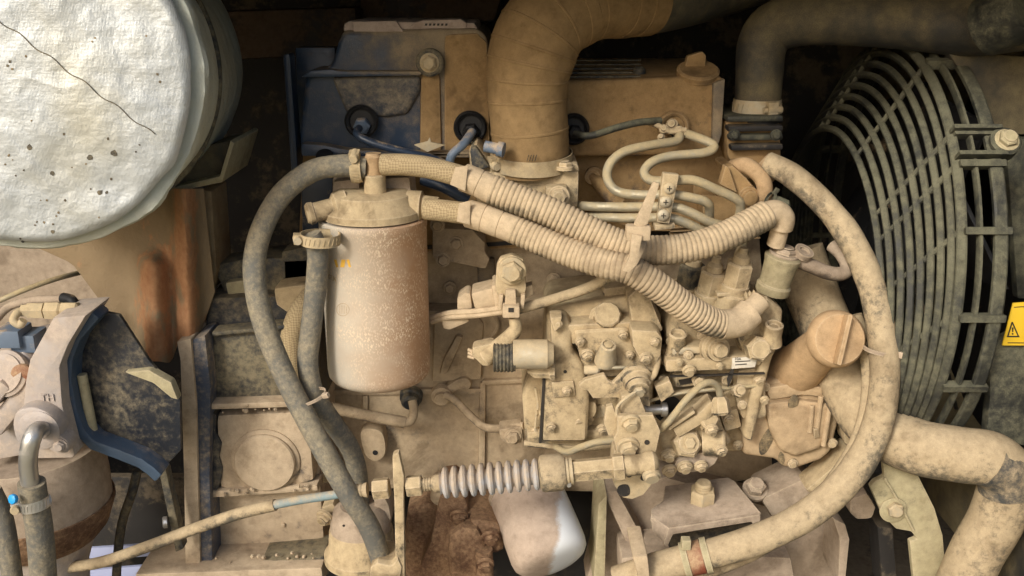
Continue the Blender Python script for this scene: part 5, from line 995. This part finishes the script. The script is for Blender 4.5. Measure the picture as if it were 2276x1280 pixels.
for s_ in (-1, 1): B().box(gp(1, a, .018, .006) + RT.cross(e) * .0125 * s_, .020, .006, .0018, (RT, e, RT.cross(e)), bev=.0006).obj('lug_rib', M['guard'], t)
# shroud behind the guard: a plate with a round opening
bm = bmesh.new(); n = 96; c = gc(1) + RT * .10; ri = .222; A = []; O_ = []; I2 = []
for i in range(n):
    a = 2 * math.pi * i / n; dy, dz = -math.cos(a), math.sin(a); k = 1 / max(abs(dy) / .30, abs(dz) / .30)
    A.append(bm.verts.new(c + Vector((0, dy * ri, dz * ri)))); O_.append(bm.verts.new(c + Vector((.004, dy * k, dz * k)))); I2.append(bm.verts.new(c + Vector((.06, dy * ri * .98, dz * ri * .98))))
for i in range(n):
    j = (i + 1) % n; bm.faces.new((A[i], A[j], O_[j], O_[i])); bm.faces.new((A[i], I2[i], I2[j], A[j]))
b = B(); b.bm = bm; t = T('fan_shroud', 'dusty fan shroud panel behind the guard at the right edge', 'shroud', c)
b.obj('shroud_panel', M['shroud'], t)
B().box(c + Vector((.075, 0, 0)), .004, .30, .30, bev=0).obj('radiator_core', M['blackpl'], t)
t = T('cooling_fan', 'black cooling fan inside the slatted guard', 'fan', gc(1))
hc = gc(1) + RT * .035
la(t, 'hub', M['blackpl'], hc - RT * .03, RT, [(0, 60), (10, 100), (120, 110), (130, 60)], 32, u=.000413)
for k in range(7):
    a = 2 * math.pi * k / 7 + .3; e = Vector((0, -math.cos(a), math.sin(a))); tn = RT.cross(e)
    p0 = hc + e * .04; p1 = hc + e * .168
    B().prism([p0 - tn * .02 - RT * .016, p0 + tn * .02 + RT * .016, p1 + tn * .042 + RT * .02, p1 - tn * .042 - RT * .02], ext=RT * .004, bev=.001).obj('blade', M['blackpl'], t)
# water pump pulley area, dim, left of the guard
o = pr(None, 'front_panel', M['dark'], [(1730, 60), (1990, 60), (1990, 480), (1730, 480)], .42, .01, .001); tag(o, 'black panel deep behind the fan guard opening', 'panel')
# yellow warning plate
t = T('warning_plate', 'yellow warning plate at the right edge beside the fan guard', 'sign', (2262, 720, -.13))
yp = pr(t, 'plate', M['yellow'], [(2252, 674), (2330, 668), (2330, 768), (2228, 768)], -.06, .0015, .0004)
yy = -.0604
pr(yp, 'border_line', M['ink'], strip([(2254, 683), (2330, 678)], 1.6), yy, .0003, 0)
pr(yp, 'border_line', M['ink'], strip([(2240, 762), (2330, 762)], 1.6), yy, .0003, 0)
for a in (strip([(2240, 748), (2250, 716)], 3), strip([(2250, 716), (2264, 748)], 3), strip([(2238, 748), (2266, 748)], 3)): pr(yp, 'triangle_side', M['ink'], a, yy, .0003, 0)
pr(yp, 'exclamation_mark', M['ink'], [(2249, 728), (2253, 728), (2252, 738), (2250, 738)], yy, .0003, 0)
pr(yp, 'exclamation_dot', M['ink'], circ(2251, 742, 2, n=8), yy, .0003, 0)
o = pr(None, 'right_panel', M['guard'], [(2200, 770), (2340, 690), (2340, 1000), (2190, 980), (2200, 880)], -.055, .01, .003); tag(o, 'dark grey panel below the yellow warning plate', 'panel')
o = pr(None, 'shroud_corner', M['shroud'], [(2100, 110), (2340, 130), (2340, 300), (2215, 300), (2170, 210)], .03, .01, .003); tag(o, 'dull tan shroud corner above the guard lug, right edge', 'panel')
o = pr(None, 'shroud_wall', M['guard'], [(2235, 310), (2340, 300), (2340, 665), (2262, 665)], .03, .01, .003); tag(o, 'dim upright shroud side right of the fan guard', 'panel')
